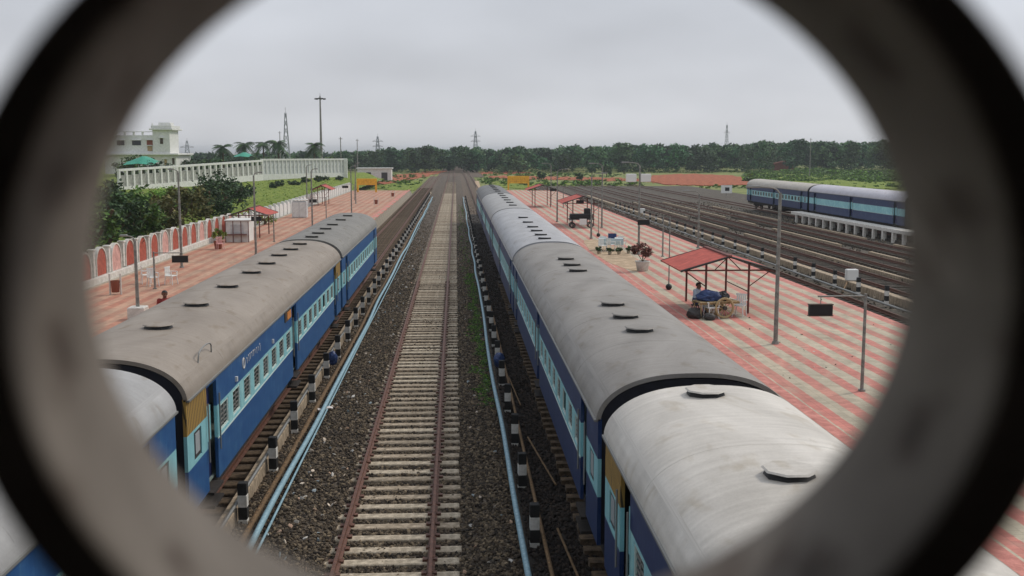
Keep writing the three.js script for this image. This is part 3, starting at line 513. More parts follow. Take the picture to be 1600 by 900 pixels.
// ---------------------------------------------------------------- foliage
function leafGeo(n, clumps, leaf, cols, shape) {           // many small leaf faces gathered in clumps
  const pos = new Float32Array(n * 18), col = new Float32Array(n * 18), nor = new Float32Array(n * 18), c = new THREE.Color();
  const a = new THREE.Vector3(), b = new THREE.Vector3(), q = new THREE.Vector3(), nn = new THREE.Vector3();
  for (let i = 0; i < n; i++) {
    const k = clumps[Math.floor(rnd() * clumps.length)];
    const th = rr(0, tau), ph = Math.acos(rr(-1, 1)), r = k[3] * Math.pow(rnd(), 0.45);
    const x = k[0] + r * Math.sin(ph) * Math.cos(th), y = k[1] + r * Math.cos(ph) * 0.8, z = k[2] + r * Math.sin(ph) * Math.sin(th);
    a.set(rr(-1, 1), rr(-0.6, 0.6), rr(-1, 1)).normalize(); b.set(rr(-1, 1), rr(-1, 1), rr(-1, 1)); nn.crossVectors(a, b).normalize(); if (nn.y < 0) nn.negate(); b.crossVectors(nn, a);
    const s = leaf * rr(0.6, 1.3), P = [[-s, 0], [0, -s * 0.45], [s, 0], [-s, 0], [s, 0], [0, s * 0.45]];
    c.set(cols[Math.floor(rnd() * cols.length)]).multiplyScalar((k[4] ?? 1) * rr(0.75, 1.25));
    P.forEach((p, v) => { q.set(x, y, z).addScaledVector(a, p[0]).addScaledVector(b, p[1]); const o = i * 18 + v * 3; pos[o] = q.x; pos[o + 1] = q.y; pos[o + 2] = q.z; nor[o] = nn.x; nor[o + 1] = nn.y; nor[o + 2] = nn.z; col[o] = c.r; col[o + 1] = c.g; col[o + 2] = c.b; });
  }
  const g = new THREE.BufferGeometry(); g.setAttribute('position', new THREE.BufferAttribute(pos, 3)); g.setAttribute('normal', new THREE.BufferAttribute(nor, 3)); g.setAttribute('color', new THREE.BufferAttribute(col, 3)); return g;
}
const OLIVE = ['#5c5a2a', '#6b6632', '#4a4c24', '#545a2a'], GREENS = ['#3e5a22', '#4a6a28', '#35501f', '#58742e', '#2d4720'], DARKG = ['#2a4222', '#33502a', '#24381e', '#3d5a2c'], YELG = ['#7c8a34', '#6c7e2e', '#8f9a40'], LIME = ['#6f9434', '#628630', '#7ea63e', '#547630'], RUSS = ['#6a4038', '#7a4a40', '#5a3a34', '#6e5244'];
function crownClumps(n, rx, ry, rz, y, r) { const o = []; for (let i = 0; i < n; i++) { const th = rr(0, tau), ph = Math.acos(rr(-0.75, 1)), k = rr(0.45, 1); o.push([rx * k * Math.sin(ph) * Math.cos(th), y + ry * k * Math.cos(ph), rz * k * Math.sin(ph) * Math.sin(th), r * rr(0.6, 1.2), rr(0.7, 1.25)]); } return o; }
function tree(name, label, cat, x, y, Z, h, w, cols, leaves, leaf, group) {
  const t = thing(name, label, cat, [x, y, -Z], 0, group);
  const tr = []; const th = h * 0.45; tr.push(T(new THREE.CylinderGeometry(w * 0.03 + 0.02, w * 0.05 + 0.03, th, 7), 0, th / 2, 0));
  for (let i = 0; i < 5; i++) { const a = i * 1.26 + rr(-0.3, 0.3); tr.push(bar([0, th * rr(0.5, 0.95), 0], [Math.cos(a) * w * 0.3, h * rr(0.5, 0.8), Math.sin(a) * w * 0.3], w * 0.018 + 0.012, 5)); }
  mesh('trunk', tr, M.bark, t);
  mesh('crown', leafGeo(leaves, crownClumps(Math.max(9, Math.round(w * 7)), w * 0.46, h * 0.42, w * 0.42, h * 0.56, w * 0.17), leaf, cols), M.leaf, t);
  return t;
}
// bushes and small trees on the bank behind the left platform fence (pixel of the foot, depth, height, width)
const bushes = [
  [140, 410, 56, 4.4, 4.6, GREENS, 'dark leafy tree crowding the ornamental fence at its bushiest end'], [170, 398, 60, 4.6, 4.6, DARKG, 'tall dark green tree directly behind the ornamental fence'], [205, 392, 64, 4.0, 4.4, GREENS, 'leafy green tree behind the arched red fence panels'],
  [245, 384, 70, 3.6, 4.2, OLIVE, 'round olive bush overhanging the fence by the lamp post'], [285, 372, 80, 3.8, 4.6, OLIVE, 'olive brown bush between the fence and the grassy bank'], [325, 362, 88, 3.8, 4.8, DARKG, 'broad dark green tree beside the white kiosk'],
  [352, 342, 100, 4.2, 5.4, DARKG, 'largest dark bush on the grassy bank behind the white kiosk'], [300, 352, 104, 2.2, 4.4, LIME, 'bright green bush halfway up the grassy bank'], [225, 362, 92, 2.0, 4.4, LIME, 'low lime green bush below the colonnade wall'], [180, 350, 88, 3.2, 4.6, YELG, 'yellowish bush at the left end of the colonnade'],
  [265, 345, 112, 2.0, 5.0, LIME, 'low bright shrub below the middle of the colonnade'], [375, 322, 128, 2.2, 4.2, DARKG, 'dark shrub in front of the colonnade end'],
];
for (const [px, py, Z, h, w, cols, l] of bushes) { const p = atZ(px, py, Z); const y = Math.max(bankH(p.x, Z) - 0.1, 0.6); tree('bush', l, 'bush', Math.min(p.x, -17.9 - w * 0.27), y, Z, h, w, cols, Math.round(420 * w), 0.17, 'bushes on the bank'); }
for (let i = 0; i < 7; i++) { const px = 425 + i * 17 + rr(-5, 5), Z = 170 + i * 5, p = atZ(px, 293 - i * 1.0, Z); tree('shrub', 'low dark shrub on the grass in front of the white wall', 'shrub', p.x, bankH(p.x, Z) - 0.1, Z, rr(0.6, 1.2), rr(1.4, 2.8), DARKG, 360, 0.2, 'shrubs along the white wall'); }
// grass tufts on the bank
{ const n = 3200, g = leafGeo(26, [[0, 0.06, 0, 0.2, 1]], 0.09, YELG.concat(LIME)), im = new THREE.InstancedMesh(g, M.leaf, n); im.name = 'grass'; const m = new THREE.Matrix4(); const c = new THREE.Color();
  for (let i = 0; i < n; i++) { const Z = rr(46, 214), x = -17.8 - 34 * Math.pow(rnd(), 1.4), s = rr(0.3, 0.9); m.makeRotationY(rr(0, 6)).scale(new THREE.Vector3(s, s * rr(0.4, 0.8), s)).setPosition(x, bankH(x, Z), -Z); im.setMatrixAt(i, m); c.setRGB(rr(0.8, 1.2), rr(0.8, 1.15), rr(0.6, 1)); im.setColorAt(i, c); }
  im.castShadow = im.receiveShadow = true; im.userData = { kind: 'stuff', label: 'rough green grass on the bank behind the fence', category: 'grass' }; scene.add(im); }
// weeds beside the middle track
{ const n = 1000, g = leafGeo(22, [[0, 0.04, 0, 0.12, 1]], 0.045, LIME.concat(DARKG)), im = new THREE.InstancedMesh(g, M.leaf, n); im.name = 'weeds'; const m = new THREE.Matrix4();
  for (let i = 0; i < n; i++) { let x, Z, y; if (i < 800) { Z = 30 + 34 * Math.pow(rnd(), 1.0); x = 0.8 + 0.34 * (rnd() + rnd() - 1) + 0.1 * Math.sin(Z * 0.7); if (fbm(Z * 0.35, 2.2, 0.3, 2) < -0.05) x = rr(0.8, 1.05); y = bedH(x, Z); } else { Z = rr(60, 150); x = rr(0.3, 1.0); y = bedH(x, Z); } const s = rr(0.4, 1.2); m.makeRotationY(rr(0, 6)).scale(new THREE.Vector3(s, s * 0.7, s)).setPosition(x, y, -Z); im.setMatrixAt(i, m); }
  im.castShadow = im.receiveShadow = true; im.userData = { kind: 'stuff', label: 'green weeds in the ballast between middle track and blue pipe', category: 'weeds' }; scene.add(im); }
// lush growth in the far right field
{ const n = 4200, g = leafGeo(40, [[0, 0.5, 0, 0.9, 1]], 0.4, LIME.concat(GREENS)), im = new THREE.InstancedMesh(g, M.leaf, n); im.name = 'field_growth'; const m = new THREE.Matrix4();
  for (let i = 0; i < n; i++) { const near = i < 1500, px = near ? rr(1165, 1420) : rr(560, 1420), py = near ? 267 + 17 * Math.pow(rnd(), 0.8) + 6 * fbm(px * 0.02, 3.3, 0.5, 2) : 262 + 34 * Math.pow(rnd(), 1.6); const p = onH(px, py, -0.6), open = fbm(p.x * 0.03, 4.4, p.z * 0.03, 3), s = (near ? rr(0.5, 1.25) : rr(0.15, 0.7)) * Math.max(0.25, 1 + 2.2 * open); if (!near && p.x > -9 && p.x < 6 || p.x > 5 && p.x < 52 && -p.z < 236 || p.x < -7 && -p.z < 200 || Math.abs(p.x) < 9 && -p.z > 330 || !near && px > 1008 && px < 1180 && py > 271 && py < 291) { m.makeScale(0.02, 0.02, 0.02).setPosition(p.x, -0.7, p.z); im.setMatrixAt(i, m); continue; } m.makeRotationY(rr(0, 6)).scale(new THREE.Vector3(s, s * 0.8, s)).setPosition(p.x, -0.6, p.z); im.setMatrixAt(i, m); }
  im.castShadow = im.receiveShadow = true; im.userData = { kind: 'stuff', label: 'green scrub covering the far field before the wood', category: 'scrub' }; scene.add(im); }
// the distant wood that closes the view
{ const prof = [[250, 246], [480, 243], [545, 241], [600, 236], [640, 236], [662, 233], [700, 234], [720, 231], [760, 236], [800, 235], [860, 234], [905, 231], [960, 229], [1010, 226], [1060, 229], [1150, 227], [1200, 224], [1250, 222], [1330, 223], [1400, 221], [1500, 220]];
  const top = x => { for (let i = 1; i < prof.length; i++) if (x <= prof[i][0]) { const [a, b] = [prof[i - 1], prof[i]]; return a[1] + (b[1] - a[1]) * (x - a[0]) / (b[0] - a[0]); } return 221; };
  const cl = [];
  for (let i = 0; i < 620; i++) { const px = rr(250, 1500), Z = rr(400, 570), tall = rnd() < 0.16 ? -rr(1, 4.5) : 0, p = atZ(px, top(px) + 1.5 + tall + 5 * fbm(px * 0.03, 2.2, 1.1, 3) + (rnd() < 0.5 ? rr(0, 11) : 0), Z), r = tall ? rr(1.6, 2.8) : rr(2.2, 5.2), ht = p.y + 0.6, tone = rr(0.5, 1.6); for (let k = 0; k < 15; k++) { const f = Math.pow(rnd(), 0.6); cl.push([p.x + rr(-r, r) * (1.25 - f * 0.7), -0.4 + ht * (0.1 + 0.87 * f), p.z + rr(-r, r), rr(0.7, 1.25), tone]); } }
  const g = leafGeo(46, [[0, 0, 0, 1.6, 1]], 0.6, ['#3a5a38', '#466a40', '#304c32', '#52744a']), im = new THREE.InstancedMesh(g, M.leaf, cl.length); im.name = 'distant_wood'; const m = new THREE.Matrix4(), c = new THREE.Color();
  cl.forEach((k, i) => { m.makeRotationFromEuler(new THREE.Euler(rr(-0.4, 0.4), rr(0, 6), rr(-0.4, 0.4))).scale(new THREE.Vector3(k[3] * 1.2, k[3], k[3] * 1.2)).setPosition(k[0], k[1], k[2]); im.setMatrixAt(i, m); c.setRGB(k[4] * (1 + 0.25 * Math.sin(k[4] * 37)), k[4], k[4] * 0.95); im.setColorAt(i, c); });
  im.castShadow = im.receiveShadow = true; im.userData = { kind: 'stuff', label: 'dark green distant wood along the horizon', category: 'wood' }; scene.add(im); }
for (const [px, py, w] of [[846, 282, 3], [948, 276, 4], [1000, 274, 4.4], [975, 272, 4], [810, 272, 4], [925, 273, 3], [905, 283, 2.4]]) { const p = onH(px, py, -0.6); tree('field_bush', 'single dark bush in the open field beyond the yard', 'bush', p.x, -0.6, -p.z, w * 0.9, w, DARKG, 500, 0.3, 'bushes in the far field'); }
// palms and garden trees behind the white wall
function palm(px, pyTop, Z, label) {
  const p = atZ(px, pyTop, Z), y0 = 1.2, h = p.y - y0 - 0.6, t = thing('palm_tree', label, 'palm', [p.x, y0, -Z], rr(0, 6), 'palms behind the white wall');
  mesh('trunk', tube([[0, 0, 0], [0.1, h * 0.5, 0.05], [0.05, h, 0]], 0.16, 10, 7), M.bark, t);
  for (let i = 0; i < 26; i++) {
    const a = i * 2.4, e = rr(-0.7, 1.2), len = rr(2.0, 2.8), pos = [], c = [], cc = new THREE.Color(DARKG[i % 4]).multiplyScalar(rr(0.9, 1.5));
    for (let s = 0; s < 9; s++) for (const sd of [-1, 1]) {
      const f = s / 9, f2 = f + 0.1, X = q => len * q * Math.cos(e * (1 - q)), Y = q => h + len * (Math.sin(e) * q - 0.75 * q * q), wd = 0.95 * Math.sin(Math.PI * (0.15 + 0.85 * f));
      for (const v of [[X(f), Y(f), 0], [X(f2), Y(f2), 0], [X(f2) + 0.12, Y(f2) - wd * 0.5, sd * wd]]) { pos.push(v[0] * Math.cos(a) - v[2] * Math.sin(a), v[1], v[0] * Math.sin(a) + v[2] * Math.cos(a)); c.push(cc.r, cc.g, cc.b); }
    }
    const g = new THREE.BufferGeometry(); g.setAttribute('position', new THREE.Float32BufferAttribute(pos, 3)); g.setAttribute('color', new THREE.Float32BufferAttribute(c, 3)); g.computeVertexNormals(); mesh('frond', g, M.leaf, t);
  }
}
palm(348, 226, 232, 'palm behind the colonnade, closest to the white villa'); palm(382, 222, 236, 'palm beside the turquoise roof behind the colonnade'); palm(411, 221, 238, 'fuller palm where colonnade meets panelled wall'); palm(434, 219, 240, 'tallest palm, just before the lattice mast'); palm(491, 223, 246, 'lone palm at the foot of the high lamp mast');
[[300, 246], [322, 246], [335, 247], [362, 245], [398, 246], [420, 243], [455, 247], [474, 248], [512, 247], [528, 249], [196, 246], [215, 240], [250, 250]].forEach(([px, py], i) => { const Z = 226 + (i % 4) * 5 - (i > 9 ? 46 : 0), p = atZ(px, py, Z); tree('garden_tree', 'leafy garden tree rising behind the white wall', 'tree', p.x, 1.0, Z, p.y - 1.0, 5.4, i % 3 ? GREENS : DARKG, 900, 0.3, 'garden trees behind the white wall'); });

// ---------------------------------------------------------------- white boundary wall, villa, masts
{
  const P0 = atZ(187, 303, 158), P1 = atZ(410, 281, 196), P2 = atZ(538, 277.5, 215);
  const run = (o, a, b, n, hgt, solid) => {
    const d = b.clone().sub(a), ang = Math.atan2(-d.z, d.x), len = Math.hypot(d.x, d.z);
    const at = (name, geo, mat, f, yOff, parent = o) => { const m = mesh(name, geo, mat, parent); m.position.set(a.x + d.x * f, a.y + d.y * f + yOff, a.z + d.z * f); m.rotation.y = ang; return m; };
    const slope = Math.atan2(d.y, len);
    const pl = at('plinth', box(len + 0.3, 1.7, 0.34), M.whiteWall, 0.5, 0.15); pl.rotation.set(0, ang, slope, 'YXZ');
    const bm = at('top_beam', box(len + 0.5, 0.34, 0.42), M.whiteWall, 0.5, hgt - 0.1); bm.rotation.set(0, ang, slope, 'YXZ');
    const pitch = len / n, col = bevBox(solid ? 0.22 : 0.36, hgt - 1.0, 0.36, 0.03), pn = box(pitch - (solid ? 0.2 : 0.34), solid ? hgt - 1.15 : hgt - 1.85, 0.1);
    for (let i = 0; i <= n; i++) at('column', col, M.whiteWall, i / n, 1.0 + (hgt - 1.0) / 2 - 0.2);
    for (let i = 0; i < n; i++) at('panel', pn, solid ? M.panelGrey : M.panelDull, (i + 0.5) / n, 1.0 + (solid ? (hgt - 1.3) / 2 : (hgt - 1.9) / 2));
  };
  M.panelGrey = std({ map: mottled(128, 3.1, [196, 198, 198], [30, 30, 30], 8, 91, 8) }); M.panelDull = std({ map: mottled(128, 3.1, [158, 158, 152], [36, 36, 34], 8, 92, 10) });
  const w = thing('colonnade_wall', 'white boundary wall with open columns and grey panels on the bank', 'wall'); run(w, P0, P1, 24, 3.55, false);
  const v = thing('panel_wall', 'white wall of narrow grey panels ending near the high lamp mast', 'wall'); run(v, P1, P2, 22, 3.75, true);
  mesh('end_pillar', bevBox(0.7, 4.4, 0.7, 0.04, P2.x + 0.3, P2.y + 1.6, P2.z), M.whiteWall, v);
}
{ // villa
  const Z = 222, A = (x, y) => atZ(x - 5, y, Z), v = thing('villa', 'white two storey villa with stepped roof terrace behind the colonnade', 'building', [0, 0, 0]);
  const blk = (name, x0, x1, yT, yB, dep, front, mat = M.whiteWall, par = v) => { const a = A(x0, yT), b = A(x1, yB); return mesh(name, bevBox(b.x - a.x, a.y - b.y, dep, 0.05, (a.x + b.x) / 2, (a.y + b.y) / 2, -Z - dep / 2 + front), mat, par); };
  const lower = blk('ground_floor', 168, 281, 241, 272, 12, 0); const upper = blk('upper_floor', 170, 262, 211, 240.6, 11, -0.6); const tower = blk('stair_tower', 244, 272, 203, 240.6, 7, 0.5);
  blk('terrace_slab', 166, 285, 239.6, 242.4, 13, 0.9); const cr = blk('tower_cornice', 240, 276, 200.6, 203.4, 8, 1.1); blk('parapet', 242, 274, 196, 200.4, 7, 0.7);
  blk('roof_turret', 250, 268, 191, 195.8, 3, -1.2); for (const x of [243, 254, 265, 271]) blk('finial', x, x + 1.6, 192.6, 195.9, 0.25, 0.5);
  for (const x of [182, 196, 210, 224]) blk('roof_pillar', x, x + 3, 205, 211, 0.5, -0.8); blk('roof_rail', 172, 244, 205, 206.2, 0.4, -0.9);
  for (const [x0, x1, y0, y1, p, m, f] of [[210, 224, 219.5, 227, upper, M.glass, -0.55], [233, 242.5, 219, 227, upper, M.terracotta, -0.55], [234, 242, 228, 236, upper, M.wood, -0.56], [256, 261, 216, 225, tower, M.boardFrame, 0.55], [186, 198, 219.5, 227, upper, M.glass, -0.55], [262, 266, 249, 258, lower, M.wood, 0.05], [274, 278, 247, 257, lower, M.boardFrame, 0.05]]) {
    const w = blk('window', x0, x1, y0, y1, 0.2, f + 0.04, m, v); blk('window_hood', x0 - 1, x1 + 1, y0 - 1.4, y0 - 0.2, 0.6, f + 0.5, M.whiteWall, w);
  }
}
{ // net canopies
  const mk = (px0, px1, pyT, pyB, Z, label) => { const a = atZ(px0, pyB, Z), b = atZ(px1, pyB, Z), t = atZ((px0 + px1) / 2, pyT, Z), w = b.x - a.x, g = new THREE.PlaneGeometry(w, 5, 14, 8); g.rotateX(-Math.PI / 2); const p = g.attributes.position; const h = t.y - a.y; for (let i = 0; i < p.count; i++) { const u = Math.abs(p.getX(i)) / (w / 2), vv = p.getZ(i) / 2.5; p.setY(i, h * (1 - 0.6 * u) * (1 - 0.75 * Math.max(0, vv)) + 0.15 * fbm(p.getX(i), 1, p.getZ(i), 2)); } g.computeVertexNormals();
    const o = thing('net_canopy', label, 'canopy', [(a.x + b.x) / 2, 0, -Z]); const s = mesh('net', T(g, 0, a.y, 0), M.tarpGreen.clone(), o); s.material.side = THREE.DoubleSide; for (const x of [-w / 2 + 0.3, 0, w / 2 - 0.3]) mesh('pole', bar([x, 0.8, -1], [x, a.y + h * 0.3, -1], 0.05), M.darkSteel, o); };
  mk(199, 246, 244, 259, 186, 'turquoise green net canopy in front of the white villa'); mk(368, 392, 238, 246, 222, 'small turquoise green canopy among the palms');
}
function latticeMast(px, pyTop, Z, wBase, label, arms) {
  const p = atZ(px, pyTop, Z), h = p.y + 0.6, t = thing('lattice_tower', label, 'tower', [p.x, -0.6, -Z], 0.3, 'lattice towers'), n = 9, w = f => wBase * (1 - 0.86 * f) / 2, legs = [], br = [];
  for (const [sx, sz] of [[-1, -1], [1, -1], [1, 1], [-1, 1]]) legs.push(bar([sx * w(0), 0, sz * w(0)], [sx * w(1), h, sz * w(1)], wBase * 0.022 + 0.03, 4));
  for (let i = 0; i < n; i++) { const a = i / n, b = (i + 1) / n; for (const [s, q] of [[[-1, -1], [1, -1]], [[1, -1], [1, 1]], [[1, 1], [-1, 1]], [[-1, 1], [-1, -1]]]) br.push(bar([s[0] * w(a), a * h, s[1] * w(a)], [q[0] * w(b), b * h, q[1] * w(b)], wBase * 0.012 + 0.02, 4), bar([q[0] * w(a), a * h, q[1] * w(a)], [s[0] * w(b), b * h, s[1] * w(b)], wBase * 0.012 + 0.02, 4)); }
  mesh('legs', legs, M.lattice, t); mesh('bracing', br, M.lattice, t);
  for (const f of arms) mesh('cross_arm', [bar([-wBase * 0.75, h * f, 0], [wBase * 0.75, h * f, 0], 0.09, 4), bar([-wBase * 0.75, h * f, 0], [0, h * (f + 0.06), 0], 0.06, 4), bar([wBase * 0.75, h * f, 0], [0, h * (f + 0.06), 0], 0.06, 4)], M.greySteel, t);
  mesh('spike', bar([0, h, 0], [0, h * 1.08, 0], 0.05, 4), M.greySteel, t);
}
latticeMast(446, 176, 330, 2.6, 'tall lattice mast behind the palms and the white wall', []);
latticeMast(743, 205, 560, 3.6, 'lattice pylon above the wood straight down the middle track', [0.72, 0.86]);
latticeMast(1136, 195, 640, 3.0, 'lattice pylon above the wood beyond the red earth', [0.8]);
latticeMast(590, 213, 480, 3.2, 'lattice pylon above the wood past the end of the white wall', [0.7, 0.85]);
latticeMast(292, 220, 420, 3.4, 'small faint lattice pylon next to the villa', [0.8]);
{ // high lamp mast
  const p = atZ(500, 150, 262), t = thing('high_mast_light', 'very tall lamp mast with a ring of floodlights behind the white wall', 'lamp mast', [p.x, 0.4, p.z]); const h = p.y - 0.4;
  mesh('mast', cyl(0.16, 0.42, h, 10, 0, h / 2, 0), M.steelPole, t); mesh('lamp_ring', T(new THREE.TorusGeometry(0.9, 0.08, 6, 20).rotateX(Math.PI / 2), 0, h - 0.6, 0), M.darkSteel, t);
  for (let i = 0; i < 8; i++) { const a = i / 8 * tau; mesh('floodlight', [box(0.42, 0.3, 0.3, Math.cos(a) * 1.15, h - 0.7, Math.sin(a) * 1.15), bar([0, h - 0.4, 0], [Math.cos(a) * 1.0, h - 0.6, Math.sin(a) * 1.0], 0.04, 4)], M.darkSteel, t); }
  mesh('finial', bar([0, h, 0], [0, h + 0.6, 0], 0.05), M.darkSteel, t);
}
for (const [px, py, Z, l] of [[532, 214, 240, 'thin bare pole standing next to the end of the white wall'], [558, 217, 300, 'thin bare pole rising before the wood past the white wall'], [437, 205, 300, 'short thin pole between the lattice mast and the palm'], [1267, 216, 330, 'slim grey pole standing in the green field behind the parked coaches']]) { const p = atZ(px, py, Z); const o = thing('pole', l, 'pole', [p.x, -0.6, -Z]); mesh('shaft', cyl(0.09, 0.16, p.y + 0.6, 8, 0, (p.y + 0.6) / 2, 0), M.steelPole, o); mesh('cross_piece', box(0.9, 0.1, 0.1, 0, p.y + 0.2, 0), M.steelPole, o); }

// ---------------------------------------------------------------- ornamental fence along the left platform
{
  const FX = -17.5, f = thing('ornamental_fence', 'ornamental fence of white pillars and arched red panels behind the left platform', 'fence', [FX, 0.5, 0]);
  f.userData.label = 'ornamental fence of white pillars and arched brick red panels';
  for (let Z = 40, i = 0; Z < 83; Z += 2.3, i++) {
    const dh = rr(-0.08, 0.1);
    mesh('base_block', bevBox(0.5, 0.72, 2.29, 0.02, 0, 0.3, -(Z + 1.15)), M.whitewash, f);
    mesh('pillar', [bevBox(0.24, 1.25, 0.24, 0.02, 0, 1.26 + dh, -Z), bevBox(0.34, 0.09, 0.34, 0.02, 0, 1.93 + dh, -Z)], M.whitewash, f);
    const S = new THREE.Shape(); S.moveTo(-0.7, 0); S.lineTo(0.7, 0); S.lineTo(0.7, 0.6); S.absarc(0, 0.6, 0.7, 0, Math.PI); S.closePath();
    const g = new THREE.ExtrudeGeometry(S, { depth: 0.12, bevelEnabled: false, curveSegments: 14 }); g.rotateY(Math.PI / 2);
    mesh('arched_panel', T(g, -0.06, 0.64 + dh * 0.5, -(Z + 1.15)), i % 4 === 2 ? M.pinkPlaster ?? (M.pinkPlaster = std({ map: mottled(128, 1.9, [206, 160, 150], [34, 32, 30], 8, 93, 12) })) : M.brickRed, f);
    const A = new THREE.Shape(); A.absarc(0, 0.6, 0.79, 0, Math.PI); A.lineTo(-0.79, 0); A.lineTo(-0.715, 0); A.lineTo(-0.715, 0.6); A.absarc(0, 0.6, 0.715, Math.PI, 0, true); A.lineTo(0.715, 0); A.lineTo(0.79, 0); A.closePath();
    const ga = new THREE.ExtrudeGeometry(A, { depth: 0.2, bevelEnabled: false, curveSegments: 14 }); ga.rotateY(Math.PI / 2); mesh('arch_trim', T(ga, -0.1, 0.64 + dh * 0.5, -(Z + 1.15)), M.whitewash, f);
  }
  const w = thing('scalloped_wall', 'long low whitewashed wall with pointed bays along the grassy bank', 'wall', [FX, 0.5, 0]);
  for (let Z = 84; Z < 176; Z += 2.4) {
    mesh('post', bevBox(0.3, 1.75, 0.3, 0.02, 0, 0.85, -Z), M.whiteWall, w);
    const S = new THREE.Shape(); S.moveTo(-1.05, 0); S.lineTo(1.05, 0); S.lineTo(1.05, 1.2); S.quadraticCurveTo(0.5, 1.5, 0, 1.55); S.quadraticCurveTo(-0.5, 1.5, -1.05, 1.2); S.closePath();
    const g = new THREE.ExtrudeGeometry(S, { depth: 0.14, bevelEnabled: false, curveSegments: 5 }); g.rotateY(Math.PI / 2); mesh('wall_bay', T(g, -0.07, 0, -(Z + 1.2)), M.whiteWall, w);
  }
}
// ---------------------------------------------------------------- platform furniture
function lampPost(label, x, Z, h, o = {}) {
  const t = thing('lamp_post', label, 'lamp post', [x, PH, -Z], o.turn ?? 0, 'platform lamp posts');
  mesh('pole', [cyl(0.05, 0.075, h, 10, 0, h / 2, 0), cyl(0.11, 0.13, 0.1, 10, 0, 0.05, 0)], M.steelPole, t);
  const d = (o.dir ?? -1) * (x < 0 ? 0.45 : 1); mesh('arm', tube([[0, h - 0.05, 0], [d * 0.15, h + 0.12, 0], [d * 0.75, h + 0.2, 0]], 0.028, 12, 6), M.steelPole, t);
  mesh('lamp_head', bevBox(x < 0 ? 0.26 : 0.46, 0.08, 0.15, 0.02, d * 0.9, h + 0.2, 0), M.greySteel, t);
  if (o.plinth) mesh('plinth', bevBox(o.plinth, 0.5, o.plinth, 0.03, 0, 0.25, 0), M.whitewash, t);
  if (o.boxes) for (const q of o.boxes) mesh('floodlight_box', bevBox(0.62, 0.5, 0.25, 0.03, q[0], q[1], 0.1), M.plastic, t);
  return t;
}
lampPost('lamp post with white plinth beside the ornamental fence', -12.1, 40.4, 3.0, { plinth: 0.62, dir: -1 });
lampPost('tall lamp post next to the black board by the ornamental fence', -15.1, 58.7, 5.2, { dir: -1 });
lampPost('slim lamp post near the white kiosk', -12.3, 65.4, 4.9, { dir: 1 });
lampPost('slim lamp post between the kiosk and the second red roofed shelter', -11.6, 86, 4.8, { dir: 1 });
lampPost('slim lamp post past the second red roofed shelter', -10.2, 104, 4.8, { dir: 1 });
lampPost('lamp post standing in front of the scalloped wall near the shelter', -15.6, 112, 4.8, { dir: 1 });
lampPost('farthest slim lamp post on the brick coloured platform', -12.4, 132, 4.8, { dir: 1 });
lampPost('tall lamp post on the pink stripes between the shelter and hanging board', 10.55, 34.0, 5.0, { dir: -1 });
lampPost('lamp post with white floodlight boxes behind the potted plant', 11.3, 64.8, 5.5, { dir: -1, boxes: [[-0.55, 4.75], [0.35, 4.75]] });
lampPost('lamp post just behind the white plastic seats', 9.9, 77, 4.6, { dir: 1 });
lampPost('lamp post standing between the second shelter and white seats', 12.2, 88, 5.2, { dir: -1 });
lampPost('lamp post close beside the second red roofed shelter on pink paving', 9.2, 96, 4.6, { dir: 1 });
lampPost('farthest lamp post on the pink striped platform', 11.5, 128, 4.8, { dir: -1 });
lampPost('thin lamp post at the yard edge behind the large shelter', 16.0, 69, 3.6, { dir: -1 });
function boardPost(label, x, Z, h, drop, side, w = 0.62, o = {}) {
  const t = thing('hanging_board', label, 'display board', [x, PH, -Z], 0, 'hanging display boards');
  mesh('pole', [cyl(0.04, 0.05, h, 8, 0, h / 2, 0), cyl(0.1, 0.1, 0.06, 8, 0, 0.03, 0)], M.steelPole, t);
  mesh('arm', [bar([0, h - 0.06, 0], [side * 1.28, h - 0.06, 0], 0.025, 6), bar([side * 1.2, h - 0.06, 0], [side * 1.2, h - drop + 0.13, 0], 0.012, 5)], M.steelPole, t);
  const b = mesh('board', bevBox(w, 0.27, 0.12, 0.012, side * 1.2, h - drop, 0), M.black, t); mesh('board_edge', [box(w + 0.03, 0.025, 0.15, side * 1.2, h - drop + 0.148, 0), box(w + 0.03, 0.025, 0.15, side * 1.2, h - drop - 0.148, 0)], M.boardFrame, b);
  if (o.weight) mesh('base_weight', T(new THREE.SphereGeometry(0.2, 12, 8).scale(1, 0.9, 1), 0, 0.18, 0), M.black, t);
}
boardPost('black hanging board on a pole over the widest pink stripes', 10.75, 27.0, 2.62, 0.42, -1);
boardPost('black board hanging beside the floodlight post near the potted plant', 12.55, 63.5, 2.5, 0.4, -1, 0.72);
boardPost('black hanging board next to the second red roofed shelter', 11.9, 91, 2.4, 0.35, -1, 0.66);
boardPost('small black hanging board before the third red roofed shelter', 12.3, 121, 2.4, 0.35, -1, 0.7);
boardPost('black board hanging over white seats by the ornamental fence', -14.0, 49.5, 1.75, 0.35, 1, 0.72);
boardPost('black board hanging beside the white kiosk and shelter', -12.9, 75.5, 2.0, 0.35, -1, 0.72);
boardPost('black board hanging before the second shelter by the scalloped wall', -12.3, 101, 2.1, 0.35, -1, 0.7);
boardPost('farthest black board near the yellow sign by the scalloped wall', -13.5, 142, 2.1, 0.35, -1, 0.8);
for (const [x, Z, h, l] of [[9.8, 48.0, 3.3, 'thin pole with a round black base beside the large shelter'], [10.7, 79, 3.2, 'thin pole with a round black base behind the seats']]) { const t = thing('base_weighted_pole', l, 'pole', [x, PH, -Z]); mesh('pole', cyl(0.025, 0.03, h, 8, 0, h / 2 + 0.1, 0), M.steelPole, t); mesh('base_weight', T(new THREE.SphereGeometry(0.15, 14, 9).scale(1, 0.95, 1), 0, 0.14, 0), M.black, t); }
